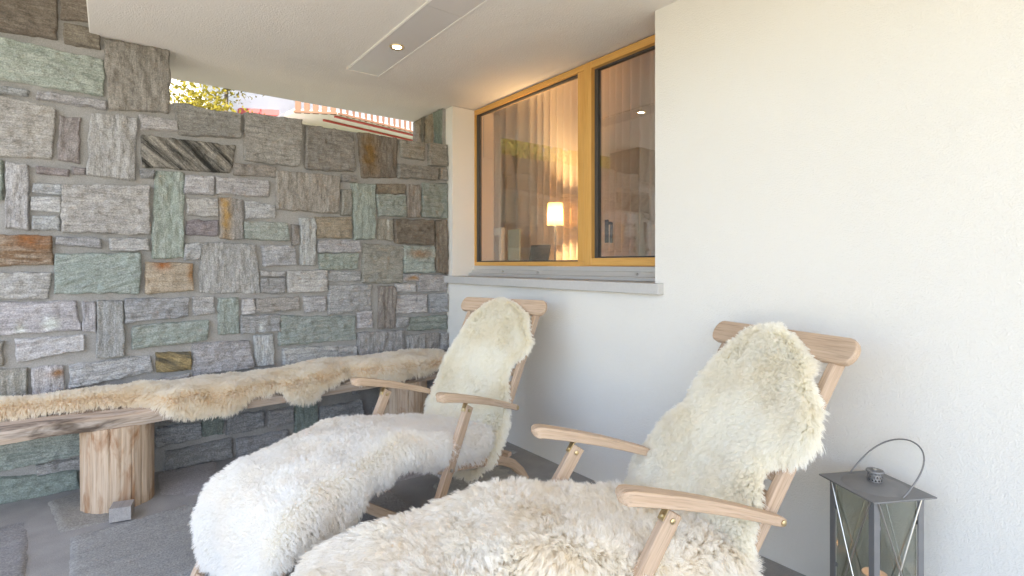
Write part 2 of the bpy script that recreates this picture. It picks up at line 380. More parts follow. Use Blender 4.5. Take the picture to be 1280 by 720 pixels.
# stones measured on the photograph's wall (corner pixels of the 1280 px picture, mapped to the wall plane), kind, foliation
h, v_ = 0.0, PI / 2
ST = [
 ((-70,-40,70,-22,70,49,-70,28),'b',h),((78,-22,132,-12,132,29,78,25),'b',h),((81,31,123,40,125,61,82,55),'b',h),
 ((-40,39,130,77,128,120,-40,92),'G',h),((-40,106,34,114,34,120,-40,113),'w',h),((47,115,132,128,132,137,47,124),'w',h),
 ((130,50,211,64,210,141,137,136),'k',v_),((-45,112,70,137,64,198,-45,193),'g',h),((76,145,98,149,98,204,74,200),'u',v_),
 ((117,142,170,148,168,226,109,219),'g',v_),((178,170,294,183,287,216,179,208),'D',-.75),((175,144,220,153,222,164,178,161),'w',h),
 ((218,129,299,145,300,172,224,169),'k',h),((306,141,376,151,374,208,305,201),'k',h),((46,208,87,213,85,220,46,215),'p',h),
 ((91,209,106,211,105,217,91,217),'p',h),((9,204,34,207,36,287,9,284),'w',v_),((-20,200,3,202,3,248,-20,248),'G',v_),
 ((42,229,76,232,75,243,42,241),'w',h),((41,247,75,249,75,265,41,263),'w',h),((42,270,74,272,72,287,42,286),'w',h),
 ((78,232,186,233,186,293,79,289),'g',h),((176,213,192,214,190,222,177,222),'w',h),((195,214,229,217,228,321,191,322),'G',v_),
 ((-40,294,64,296,66,330,-40,332),'r',h),((73,297,124,298,125,309,72,305),'w',h),((138,299,183,298,186,312,138,313),'w',h),
 ((-40,342,64,341,59,372,-40,373),'w',h),((72,318,175,317,173,366,69,365),'G',.3),((183,328,239,330,240,362,182,367),'o',h),
 ((251,304,318,305,323,366,250,365),'w',v_),((232,305,249,304,249,324,231,324),'w',h),((231,220,266,222,266,242,231,241),'w',h),
 ((271,222,335,227,334,246,271,242),'w',h),((293,204,344,209,344,222,292,218),'k',h),((235,250,271,249,271,270,235,269),'g',h),
 ((234,276,272,276,271,294,233,293),'p',h),((274,248,302,250,302,299,276,298),'g',v_),((306,251,343,257,344,272,307,273),'w',h),
 ((305,278,358,279,361,301,306,298),'G',h),((364,281,373,283,372,306,366,306),'k',v_),((328,308,367,308,369,331,328,332),'w',h),
 ((325,339,355,340,354,345,325,345),'w',h),((326,348,355,348,355,367,326,366),'w',h),((358,339,407,338,407,363,360,366),'w',h),
 ((345,214,423,221,422,267,346,261),'k',v_),((383,157,440,167,441,214,382,212),'k',h),((447,166,495,174,495,222,452,222),'b',v_),
 ((500,176,528,180,528,200,501,196),'k',h),((535,180,560,182,560,208,535,207),'k',h),((498,206,545,210,545,225,497,222),'k',h),
 ((549,211,560,212,560,226,549,225),'k',h),((427,219,443,220,443,227,427,226),'k',h),((427,238,437,237,438,268,426,268),'k',v_),
 ((439,230,467,231,467,298,442,299),'P',v_),((470,230,505,231,505,242,471,242),'b',h),((470,244,505,244,505,270,473,270),'G',h),
 ((508,232,523,231,523,271,508,271),'u',v_),((528,229,560,230,560,273,527,271),'G',h),((375,273,393,274,393,331,375,331),'w',v_),
 ((394,271,438,272,438,297,396,297),'o',h),((397,301,449,301,449,315,397,315),'w',h),((398,318,447,317,446,336,400,337),'G',h),
 ((410,340,449,339,449,350,410,351),'w',h),((455,305,503,308,500,353,451,353),'d',h),((473,274,490,275,490,301,472,299),'k',v_),
 ((492,274,540,276,540,306,493,303),'b',h),((504,307,541,309,541,340,504,340),'G',h),((543,276,560,276,560,342,545,340),'b',v_),
 ((502,342,521,343,521,351,502,352),'w',h),((523,343,560,344,560,363,521,363),'w',h),((494,355,517,355,517,364,495,364),'w',h),
 ((411,357,462,356,463,389,409,392),'w',h),((379,371,405,370,405,388,382,390),'w',h),((320,374,372,371,372,387,320,390),'g',h),
 ((473,357,492,358,492,409,473,411),'u',v_),((495,369,530,368,531,390,494,391),'w',h),((535,368,560,367,560,389,536,390),'w',h),
 ((447,391,463,389,463,409,447,409),'w',h),((495,397,508,397,508,408,494,408),'w',h),((511,397,560,394,560,410,509,413),'G',h),
 ((350,395,443,395,443,424,349,431),'G',h),((447,416,503,413,503,445,447,447),'w',v_),((508,420,528,417,528,444,508,445),'g',v_),
 ((530,417,547,416,547,442,530,443),'g',v_),((550,416,560,416,560,436,550,436),'g',h),((354,436,420,432,419,448,354,456),'w',h),
 ((422,433,444,432,444,447,422,449),'w',h),((157,374,235,373,234,395,158,403),'w',h),((241,371,267,371,267,391,242,394),'w',h),
 ((273,373,297,372,297,415,273,417),'P',v_),((303,374,317,373,317,391,304,392),'w',h),((301,395,348,393,349,413,302,416),'w',h),
 ((166,408,260,400,258,424,166,436),'G',.1),((196,442,237,439,238,461,197,464),'y',-.5),((241,430,310,426,317,458,241,470),'w',h),
 ((318,420,340,418,342,454,320,457),'w',v_),((-40,379,94,377,100,412,-40,420),'w',h),((105,378,118,378,119,414,104,412),'w',v_),
 ((123,376,152,378,155,444,122,447),'w',v_),((20,424,104,419,105,436,23,452),'w',.15),((-20,428,4,427,3,456,-20,456),'k',v_),
 ((-30,464,33,461,33,498,-30,512),'d',v_),((41,460,78,457,80,486,42,494),'w',v_),((88,457,186,444,190,463,88,485),'w',.1),
 ((112,488,235,468,235,490,112,505),'w',h),((-40,548,150,528,150,556,-40,595),'G',h),((48,581,150,562,150,574,48,591),'w',h),
 ((-40,600,95,590,99,608,-40,637),'E',h),((196,535,249,526,251,546,196,557),'e',h),((254,520,278,515,278,541,254,544),'E',v_),
 ((283,519,328,514,328,533,284,543),'e',h),((208,564,288,548,289,573,204,590),'e',h),((296,549,358,537,364,550,297,573),'e',h),
 ((336,514,366,508,366,527,336,534),'e',h),((369,502,394,497,396,540,369,545),'E',v_),((400,510,450,500,455,523,400,533),'e',h),
]
RUST = {29: [(.35, .1, .14, .16, (.34, .12, .03)), (.95, .3, .08, .4, (.30, .17, .08))], 24: [(.75, .15, .25, .25, (.26, .11, .04))],
        37: [(.25, .4, .22, .6, (.38, .24, .09))], 47: [(.25, .5, .2, .45, (.20, .12, .04))], 69: [(.6, .6, .3, .25, (.36, .20, .08))],
        67: [(.5, .3, .4, .15, (.30, .19, .11))], 106: [], 103: [(.75, .3, .25, .12, (.36, .2, .1))], 92: [(.5, .65, .05, .2, (.6, .62, .6))],
        65: [(.6, .15, .06, .35, (.6, .62, .6))], 97: [(.72, .7, .06, .2, (.6, .63, .6)), (.45, .85, .05, .15, (.6, .63, .6))]}
YW = 3.67
TOPZ = 2.15
wall_to3d = lambda x, z, hh: np.stack([x, YW - hh, z], -1)
sm = StoneMesh(); boxes = []
for k, (q, kind, fd) in enumerate(ST):
    pts = [wall_pt(q[i] + .0, q[i + 1]) for i in range(0, 8, 2)]
    xs = [p[0] for p in pts]; zs = [p[1] for p in pts]
    # lifted stones are seen 1.5 cm nearer than the plane they are measured on; negligible
    boxes.append((min(xs), max(xs), min(zs), max(zs)))
    pts = [(min(p[0], 2.125), p[1]) for p in pts]
    if max(xs) > .27: pts = [(p[0], min(p[1], TOPZ + random.uniform(.0, .012))) for p in pts]
    cxm = sum(p[0] for p in pts) / 4; czm = sum(p[1] for p in pts) / 4
    pts = [(p[0] + math.copysign(.0095, p[0] - cxm), p[1] + math.copysign(.008, p[1] - czm)) for p in pts]
    pts = [(min(p[0], 2.126), p[1]) for p in pts]
    sm.stone(pts, kind, fd, to3d=wall_to3d, rust=RUST.get(k))
# stones nobody measured: hidden behind the bench, and the wall's run to the left
GAP = .013
def clear(b):
    return all(b[1] + GAP < c[0] or b[0] - GAP > c[1] or b[3] + GAP < c[2] or b[2] - GAP > c[3] for c in boxes)
sizes = [(.42, .2), (.34, .13), (.22, .24), (.26, .1), (.12, .22), (.17, .09), (.11, .11), (.14, .05), (.07, .05)]
for (W_, H_) in sizes:
    for _ in range(1500):
        w_ = W_ * random.uniform(.8, 1.2); h_ = H_ * random.uniform(.8, 1.2)
        x = random.uniform(-3.2, 2.11); z = random.uniform(.015, 2.9)
        top = TOPZ if x + w_ > .2 else 2.94
        b = (x, x + w_, z, z + h_)
        if b[1] > 2.12 or b[3] > top or not clear(b): continue
        boxes.append(b)
        low = z < .52 and x > -.45
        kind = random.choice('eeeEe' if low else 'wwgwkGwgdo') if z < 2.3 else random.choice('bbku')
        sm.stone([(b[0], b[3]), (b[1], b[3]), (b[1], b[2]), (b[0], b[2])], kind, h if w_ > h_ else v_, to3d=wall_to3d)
wall = empty('stone_wall', (0, YW, 0)); tag(wall, 'dry grey and green natural stone wall behind the log bench', 'stone wall')
mb = MB()
mb.box(-3.3, .262, YW, YW + .4, -.3, 2.96)
mb.box(.262, 2.13, YW, YW + .4, -.3, TOPZ - .012)
core = mb.build('mortar', M['mortar'], wall); core.location = (0, -YW, 0)
stones = sm.build('stones', M['stone'], wall); stones.location = (0, -YW, 0)

# pier of stone seen above the wall, closing the slot at the house corner
sp_ = StoneMesh()
pier_to3d = lambda x, z, hh: np.stack([2.105 - hh, x, z], -1)
for (y0, y1, z0, z1, kd) in ((3.70, 3.83, 2.10, 2.44, 'E'), (3.84, 3.97, 2.10, 2.44, 'o'), (3.98, 4.05, 2.10, 2.44, 'b'), (4.06, 4.205, 2.10, 2.44, 'o'), (4.09, 4.205, 1.7, 2.08, 'g'), (4.09, 4.205, 1.3, 1.67, 'w')):
    sp_.stone([(y0, z1), (y1, z1), (y1, z0), (y0, z0)], kd, v_, to3d=pier_to3d, H=.012)
pier = empty('stone_pier', (2.2, 4.2, 0)); tag(pier, 'upright stone pier in the corner, above the stone wall and under the ceiling', 'pier')
mb = MB(); mb.box(2.105, 2.5, 4.08, 4.215, -.3, 2.442); mb.box(2.105, 2.5, 3.69, 4.08, 2.10, 2.442)
o = mb.build('mortar', M['mortar'], pier); o.location = (-2.2, -4.2, 0)
o = sp_.build('stones', M['stone'], pier); o.location = (-2.2, -4.2, 0)

# ------------------------------------------------------------------ floor: flagstones
mb = MB(); mb.box(-3.6, 2.13, -2.0, 3.67, -.12, 0.0)
o = mb.build('terrace_floor', M['grout']); tag(o, kind='structure')
fs = StoneMesh(); PALF = ['f1', 'f2', 'f3']
PAL['f1'] = ((.39, .382, .385), (.335, .33, .335)); PAL['f2'] = ((.39, .375, .355), (.34, .328, .312)); PAL['f3'] = ((.355, .358, .37), (.315, .318, .33))
floor_to3d = lambda x, y, hh: np.stack([x, y, .002 + hh], -1)
def fpt(px, py):
    a = (px - 640) / 660.; b = (330 - py) / 660.; d = -CH / b
    return d * (CS * a + SN), d * (CS - SN * a)
fb = []
def flag(quad, kd, sp=.02):
    fs.stone(quad, kd, random.uniform(-.3, .3), H=.0035, sp=sp, rough=.0016, warp=.005, rim=.02, layer=.0008, to3d=floor_to3d, deep=.006)
    xs = [p[0] for p in quad]; ys = [p[1] for p in quad]; fb.append((min(xs), max(xs), min(ys), max(ys)))
for q, kd in (((58,628,112,610,150,650,72,668),'f2'), ((84,672,262,622,300,700,82,770),'f1'), ((-60,650,42,622,34,720,-60,770),'f3'), ((196,592,272,578,262,615,196,632),'f1')):
    p = [fpt(q[i], q[i + 1]) for i in range(0, 8, 2)]
    flag(p, kd)
def fclear(b, g=.022):
    return all(b[1] + g < c[0] or b[0] - g > c[1] or b[3] + g < c[2] or b[2] - g > c[3] for c in fb)
for (W_, H_) in ((.75, .5), (.5, .6), (.55, .35), (.36, .4), (.3, .24), (.2, .22), (.14, .12)):
    for _ in range(1500):
        w_ = W_ * random.uniform(.8, 1.2); h_ = H_ * random.uniform(.8, 1.2); x = random.uniform(-1.8, 2.1); y = random.uniform(-.8, 3.63)
        b = (x, x + w_, y, y + h_)
        if b[1] > 2.125 or b[3] > 3.655 or not fclear(b): continue
        j = lambda: random.uniform(-.045, .045)
        flag([(b[0] + abs(j()), b[3] - abs(j())), (b[1] - abs(j()), b[3] - abs(j())), (b[1] - abs(j()), b[2] + abs(j())), (b[0] + abs(j()), b[2] + abs(j()))], random.choice(['f1', 'f2', 'f3', 'f1']))
o = fs.build('paving', M['flag']); tag(o, kind='structure')

# outside ground, with pale areas added as light reflectors
m, nt, out = newmat('meadow'); t = NT(nt); p = t.pos()
c = t.mix(t.noise(p, 1.5, 6), (.06, .08, .025), (.11, .125, .04)); t.bsdf(out, c, .9, t.bump(t.noise(p, 40., 4), .8, .03), spec=.2)
mb = MB(); mb.box(-400, 400, -400, 400, -.6, -.13); o = mb.build('ground', m); tag(o, kind='structure')
M['gravel_bounce'] = simple('bounce_gravel', (.57, .485, .335), .9, var=.35, scale=90, bump=.6)
mb = MB(); mb.box(-14, 8, -14, -2.02, -.13, -.02); mb.box(-14, -3.62, -2.02, 3.6, -.13, -.02); mb.box(-5, 9, 4.62, 9.2, -.13, -.02); o = mb.build('bounce_ground', M['gravel_bounce']); tag(o, kind='structure')  # unseen pale ground, added to bounce sunlight up to the ceiling and walls

# ------------------------------------------------------------------ white house wall with its window
XW, XG = 2.13, 2.335
Y0w, Y1w = 1.645, 3.585
house = empty('white_wall', (XW, 1.6, 0)); tag(house, 'white rough rendered house wall with a timber window, right of the stone wall', 'house wall')
def hb(mb, name, mat, parent=house, **kw):
    o = mb.build(name, mat, parent, **kw)
    if parent is house: o.location = (-XW, -1.6, 0)
    return o
mb = MB()
mb.box(XW, 2.52, -6, Y0w, -.12, 2.452)
mb.box(XW, 2.42, Y1w, 3.69, -.12, 2.440)
mb.box(XW, 2.52, Y0w, Y1w, -.12, 1.05)
hb(mb, 'wall_render', M['white'])
# sill
mb = MB(); mb.box(2.088, 2.34, 1.595, 3.655, 1.052, 1.106)
hb(mb, 'window_sill', M['pale_stone'], bevel=.004)
win = empty('window', (XG - XW, 2.6 - 1.6, 1.19), parent=house)
def wb(mb, name, mat, **kw):
    o = mb.build(name, mat, win, **kw); o.location = (-XG, -2.6, -1.19); return o
ZB, ZT = 1.186, 2.44
mb = MB()    # outer frame and mullion, with grain along each member
fx = (XG + .0, XG + .075)
def bar(mb, x0, x1, y0, y1, z0, z1):
    b = len(mb.v); mb.box(x0, x1, y0, y1, z0, z1)
    gx = random.uniform(0, 20)
    for i in range(b, len(mb.v)):
        x, y, z = mb.v[i]
        mb.g[i] = (z + gx, y, x) if (z1 - z0) > (y1 - y0) else (y + gx, z, x)
bar(mb, *fx, 1.61, 3.62, ZB, ZB + .03); bar(mb, *fx, 1.61, 3.62, ZT - .038, ZT)
bar(mb, *fx, 3.577, 3.62, ZB + .03, ZT - .038); bar(mb, *fx, 1.61, 1.66, ZB + .03, ZT - .038)
bar(mb, XG + .002, XG + .072, 2.335, 2.40, ZB + .03, ZT - .038)
wb(mb, 'window_frame', M['spruce'], bevel=.003)
sash = MB()   # the casement on the right
bar(sash, XG - .012, XG + .05, 2.268, 2.333, ZB + .004, ZT - .006)
bar(sash, XG - .012, XG + .05, 1.66, 1.72, ZB + .004, ZT - .006)
bar(sash, XG - .012, XG + .05, 1.72, 2.268, ZB + .004, ZB + .05); bar(sash, XG - .012, XG + .05, 1.72, 2.268, ZT - .05, ZT - .006)
wb(sash, 'casement_frame', M['spruce'], bevel=.003)
mb = MB()
for (ya, yb, za, zb) in ((2.40, 3.577, ZB + .03, ZT - .038), (1.72, 2.268, ZB + .05, ZT - .05)):
    g = .009
    mb.box(XG + .018, XG + .048, ya, ya + g, za, zb); mb.box(XG + .018, XG + .048, yb - g * 3, yb, za, zb)
    mb.box(XG + .018, XG + .048, ya + g, yb - 3 * g, zb - g, zb); mb.box(XG + .018, XG + .048, ya + g, yb - 3 * g, za, za + g)
wb(mb, 'gasket', M['dark_gap'])
for (ya, yb, za, zb) in ((2.409, 3.55, ZB + .039, ZT - .047), (1.729, 2.241, ZB + .059, ZT - .059)):
    mb = MB(); mb.box(XG + .028, XG + .036, ya, yb, za, zb); wb(mb, 'pane', M['glass'])
mb = MB()   # window handle seen through the casement glass
mb.box(XG + .066, XG + .074, 2.205, 2.23, 1.33, 1.47); mb.tube([(XG + .074, 2.217, 1.45), (XG + .11, 2.217, 1.45)], .009); mb.tube([(XG + .11, 2.217, 1.455), (XG + .11, 2.217, 1.33)], .009)
wb(mb, 'handle', M['black'])
mb = MB()   # aluminium drip rail
mb.prism([(XG + .06, 1.612, 1.108), (XG - .055, 1.612, 1.108), (XG - .055, 1.612, 1.126), (XG - .03, 1.612, 1.13), (XG - .02, 1.612, 1.155), (XG - .005, 1.612, 1.158), (XG - .003, 1.612, 1.185), (XG + .06, 1.612, 1.185)], (0, 2.0, 0))
wb(mb, 'drip_rail', M['alu'])
mb = MB()
for y in (1.9, 2.75, 3.15): mb.tube([(XG - .04, y, 1.145), (XG - .018, y, 1.142)], .006)
wb(mb, 'screw', M['steel'])

# ------------------------------------------------------------------ roof slab / soffit
roof = empty('roof_slab', (0, 1, 2.444)); tag(roof, 'plastered concrete roof slab forming the pale ceiling over the terrace', 'ceiling')
mb = MB()
poly = [(-.088, -2.8), (2.425, -2.8), (2.425, 4.212), (-.098, 4.212)]
# slot left open for the flush light panel
mb2 = [(x, y, 2.444) for x, y in poly]
mb.prism(mb2, (0, 0, .60)); o = mb.build('soffit', M['soffit'], roof, bevel=.006); o.location = (0, -1, -2.444)
mb = MB(); mb.prism([(-1.85, -2.8, 2.93), (-.10, -2.8, 2.93), (-.10, 4.2, 2.93), (-1.85, 4.2, 2.93)], (0, 0, .3)); o = mb.build('upper_soffit', M['soffit'], roof); o.location = (0, -1, -2.444)
mb = MB(); mb.box(2.13, 8, -6, 5.0, 2.79, 6.0); o = mb.build('upper_storey', M['white'], roof); o.location = (0, -1, -2.444)

# flush light panel
lamp = empty('ceiling_light', (1.3, 2.8, 2.444)); tag(lamp, 'long flush grey ceiling panel with one small lit brass downlight', 'ceiling light')
def lb(mb, name, mat, **kw):
    o = mb.build(name, mat, lamp, **kw); o.location = (-1.3, -2.8, -2.444); return o
mb = MB(); mb.box(1.194, 1.396, 2.26, 3.298, 2.437, 2.4445); mb.box(1.194, 1.396, .4, 2.256, 2.436, 2.4445); lb(mb, 'panel', M['panel'])
mb = MB(); mb.box(1.186, 1.194, .4, 3.306, 2.434, 2.4445); mb.box(1.396, 1.404, .4, 3.306, 2.434, 2.4445); mb.box(1.194, 1.396, 3.298, 3.306, 2.434, 2.4445); lb(mb, 'edge_strip', M['panel_edge'])
mb = MB(); mb.lathe([(.024, 0), (.030, -.004), (.040, -.004), (.043, .002), (.024, .002)], (1.294, 2.793, 2.435)); lb(mb, 'trim_ring', M['brass'], smooth=True)
mb = MB(); mb.lathe([(.0001, 0), (.024, 0)], (1.294, 2.793, 2.4345)); lb(mb, 'bulb', mat_emit('downlight_glow', (1, .72, .40), 25.0))

# ------------------------------------------------------------------ room behind the window
M['room'] = simple('room_paint', (.62, .52, .42), .8, var=.03, scale=3)
M['roomfloor'] = mat_wood('room_parquet', (.35, .22, .12), (.45, .30, .18))
mb = MB(); mb.box(5.6, 5.7, .2, 5.0, 0, 2.74); mb.box(2.52, 5.6, 4.9, 5.0, 0, 2.74); mb.box(2.52, 5.6, .2, .3, 0, 2.74); mb.box(2.43, 5.6, .3, 4.9, 2.742, 2.785); mb.box(2.42, 2.6, 3.692, 4.9, 0, 2.095); mb.box(2.502, 2.6, 3.692, 4.9, 2.097, 2.78)
o = mb.build('room_wall', M['room']); tag(o, kind='structure')
mb = MB(); mb.box(2.52, 5.6, .3, 4.9, .0, .1); o = mb.build('room_floor', M['roomfloor']); tag(o, kind='structure')
m, nt, out = newmat('sheer_curtain'); t = NT(nt)
d = t.n('ShaderNodeBsdfDiffuse'); t.set(d, 'Color', (.90, .83, .72, 1)); tr = t.n('ShaderNodeBsdfTranslucent'); t.set(tr, 'Color', (.85, .72, .54, 1))
mx = t.n('ShaderNodeMixShader'); t.set(mx, 0, .45); nt.links.new(d.outputs[0], mx.inputs[1]); nt.links.new(tr.outputs[0], mx.inputs[2]); nt.links.new(mx.outputs[0], out.inputs[0])
n = 1050; ys = np.linspace(.9, 4.85, n)
ph = np.cumsum(np.abs(1 + .5 * vnoise(np.stack([ys * 3, ys * 0, ys * 0], -1)))) * (ys[1] - ys[0]) * 62
xo = .035 * np.sin(ph) * (1 + .5 * vnoise(np.stack([ys * 5, ys * 0 + 4, ys * 0], -1))) + .03 * vnoise(np.stack([ys * 2.5, ys * 0 + 9, ys * 0], -1))
mb = MB(); V = [(2.86 + xo[i] * (1 - .2 * (z > 2)), ys[i], z) for z in (.12, 1.3, 2.73) for i in range(n)]
mb.add(V, [(r * n + i, r * n + i + 1, (r + 1) * n + i + 1, (r + 1) * n + i) for r in range(2) for i in range(n - 1)])
o = mb.build('curtain', m, smooth=True); tag(o, 'cream floor length curtain in soft folds, behind the timber window', 'curtain')
# table lamp: seen through the glass
def ray(px, py, X):
    a = (px - 640) / 660.; b = (330 - py) / 660.; d = X / (CS * a + SN); return (X, d * (CS - SN * a), CH + d * b)
lx, ly, lz = ray(694, 268, 2.68)
tl = empty('table_lamp', (lx, ly, .96)); tag(tl, 'lit table lamp with a warm white drum shade, behind the window', 'lamp')
mb = MB(); mb.lathe([(.062, -.085), (.056, .085)], (0, 0, lz - .96)); mb.lathe([(.060, -.085), (.054, .085)], (0, 0, lz - .96)); o = mb.build('lamp_shade', None, tl, smooth=True)
m, nt, out = newmat('lamp_shade_fabric'); t = NT(nt)
e = t.n('ShaderNodeEmission'); t.set(e, 'Color', (1, .70, .36, 1)); t.set(e, 'Strength', .22)
d = t.n('ShaderNodeBsdfTranslucent'); t.set(d, 'Color', (.22, .18, .13, 1)); ad = t.n('ShaderNodeAddShader'); nt.links.new(e.outputs[0], ad.inputs[0]); nt.links.new(d.outputs[0], ad.inputs[1]); nt.links.new(ad.outputs[0], out.inputs[0])
o.data.materials.append(m)
mb = MB(); mb.tube([(0, 0, .02), (0, 0, lz - .96 + .05)], .006); o = mb.build('lamp_stem', M['zinc'], tl, smooth=True)
mb = MB(); mb.lathe([(.0, .02), (.06, .02), (.065, .0), (.0, 0)], (0, 0, .001)); mb.build('lamp_base', M['zinc'], tl, smooth=True)
pl = bpy.data.lights.new('lamp_bulb', 'POINT'); pl.energy = 32; pl.color = (1, .60, .26); pl.shadow_soft_size = .03
po = bpy.data.objects.new('lamp_bulb', pl); link(po, tl); po.location = (0, 0, lz - .96 + .0)
# table / shelf along the window inside
tb = empty('side_table', (2.78, 2.8, .1)); tag(tb, 'narrow table along the inside of the window, under the lamp', 'table')
mb = MB(); mb.box(-.22, .03, -1.0, .35, .82, .858); o = mb.build('table_top', M['teak'], tb, bevel=.003)
for (x, y) in ((-.19, -.95), (0, -.95), (-.19, .3), (0, .3)):
    mb = MB(); mb.box(x - .02, x + .02, y - .02, y + .02, 0, .82); mb.build('leg', M['teak'], tb)
# dark tablet standing on the inner table
ax, ay, az = ray(668, 322, 2.60)
tbx = empty('tablet', (ax, ay, .96)); tag(tbx, 'dark tablet propped up in its case behind the lower window pane', 'tablet')
mb = MB(); mb.prism([(-.02, -.115, .0), (-.02, .115, .0), (.06, .115, az + .10 - .96), (.06, -.115, az + .10 - .96)], (.012, 0, .0)); mb.build('case', M['black'], tbx, bevel=.004)
mb = MB(); mb.prism([(.05, -.06, .12), (.05, .06, .12), (.15, .06, .0), (.15, -.06, .0)], (.006, 0, 0)); mb.build('stand', M['black'], tbx)
# white chair
ux, uy, uz = ray(608, 300, 2.60)
M['whitepaint'] = simple('white_lacquer', (.78, .78, .74), .4, var=.03)
M['greenpaint'] = simple('sage_fabric', (.45, .52, .46), .8, var=.06)
ch = empty('room_chair', (ux + .05, uy, .1)); tag(ch, 'white framed chair with a sage back inside the room, at the window left edge', 'chair')
for (x, y, hh) in ((0, -.16, uz - .06), (0, .2, uz - .06), (.2, -.16, .42), (.2, .2, .42)):
    mb = MB(); mb.box(x - .018, x + .018, y - .018, y + .018, 0, hh); mb.build('leg', M['whitepaint'], ch, bevel=.003)
mb = MB(); mb.box(-.02, .02, -.18, .22, uz - .06, uz); mb.build('top_rail', M['whitepaint'], ch, bevel=.003)
mb = MB(); mb.box(.03, .05, -.36, -.2, .5, uz - .02); mb.build('back_panel', M['greenpaint'], ch, bevel=.003)
mb = MB(); mb.box(-.02, .21, -.18, .22, .42, .46); mb.build('seat', M['greenpaint'], ch, bevel=.006)

# ------------------------------------------------------------------ log bench
bench = empty('log_bench', (.8, 3.4, 0)); tag(bench, 'long rough plank bench on two upright logs, before the stone wall', 'bench')
def bb(mb, name, mat, **kw):
    o = mb.build(name, mat, bench, **kw); o.location = (-.8, -3.4, 0); return o
n = 90; xs = np.linspace(-1.15, 1.98, n)
fy = 3.205 + .022 * fbm(np.stack([xs * 2.2, xs * 0, xs * 0], -1), 4) * 2
V = []; G = []; F = []
prof = [(.0, .0), (.012, -.028), (.03, -.062), (.25, -.064), (.415, -.06), (.415, .0), (.25, .002), (.02, .012)]
for i, x in enumerate(xs):
    for (dy, dz) in prof:
        wv = vnoise(np.array([[x * 9, dy * 40, dz * 40 + 3]]))[0]
        y = fy[i] + dy + (.008 * wv if dy < .04 else 0); z = .462 + dz + .006 * vnoise(np.array([[x * 5, dy * 8, 7.]]))[0]
        V.append((x, min(y, 3.645), z)); G.append((x, dy * 1.0, dz))
k = len(prof)
F = [(i * k + j, i * k + (j + 1) % k, (i + 1) * k + (j + 1) % k, (i + 1) * k + j) for i in range(n - 1) for j in range(k)]
F += [tuple(range(k)), tuple((n - 1) * k + j for j in range(k))[::-1]]
mb = MB(); mb.add(V, F, G); bb(mb, 'plank', M['plank'], smooth=True)
for (cx, cy, rr) in ((.026, 3.345, .152), (1.62, 3.385, .16)):
    mb = MB(); V = []; G = []; kk = 240; nz = 16
    for j in range(nz):
        z = .0 + .402 * j / (nz - 1)
        for i in range(kk):
            a = 2 * PI * i / kk
            r = rr * (1 + .025 * vnoise(np.array([[math.cos(a) * 2 + cx * 9, math.sin(a) * 2, z * 2]]))[0] + .012 * vnoise(np.array([[a * 9, cx, z]]))[0])
            for (ca_, dep, wd) in ((-1.80, .09, .022), (-1.5, .03, .018), (-2.4, .03, .018), (-.9, .035, .02), (-2.1, .03, .016), (-1.2, .025, .015)):
                r -= dep * rr * math.exp(-(((a - ca_ + PI) % (2 * PI) - PI) / wd) ** 2 * .5) * (.6 + .4 * math.sin(z * 9 + ca_ * 5))
            V.append((cx + r * math.cos(a), cy + r * math.sin(a), z)); G.append((z, r * math.cos(a) + cx, r * math.sin(a)))
    F = [(j * kk + i, j * kk + (i + 1) % kk, (j + 1) * kk + (i + 1) % kk, (j + 1) * kk + i) for j in range(nz - 1) for i in range(kk)]
    F += [tuple(range(kk))[::-1], tuple((nz - 1) * kk + i for i in range(kk))]
    mb.add(V, F, G); bb(mb, 'log_leg', M['log'], smooth=True)
# grey wood wedge at the log's foot
wq = [fpt(136, 656), fpt(164, 651)]
d = Vector((wq[1][0] - wq[0][0], wq[1][1] - wq[0][1], 0)); L = d.length; d.normalize(); nrm = Vector((-d.y, d.x, 0))
A = Vector((wq[0][0], wq[0][1], .006)); mb = MB()
mb.prism([A, A + d * L, A + d * L + Vector((0, 0, .062)), A + Vector((0, 0, .066))], nrm * .085)
for i, vv in enumerate(mb.v): mb.g[i] = ((Vector(vv) - A).dot(nrm), (Vector(vv) - A).dot(d), vv[2])
o = mb.build('wood_block', M['grey_block'], bevel=.002); tag(o, 'small weathered grey wood block wedged against the left bench log', 'wood block')

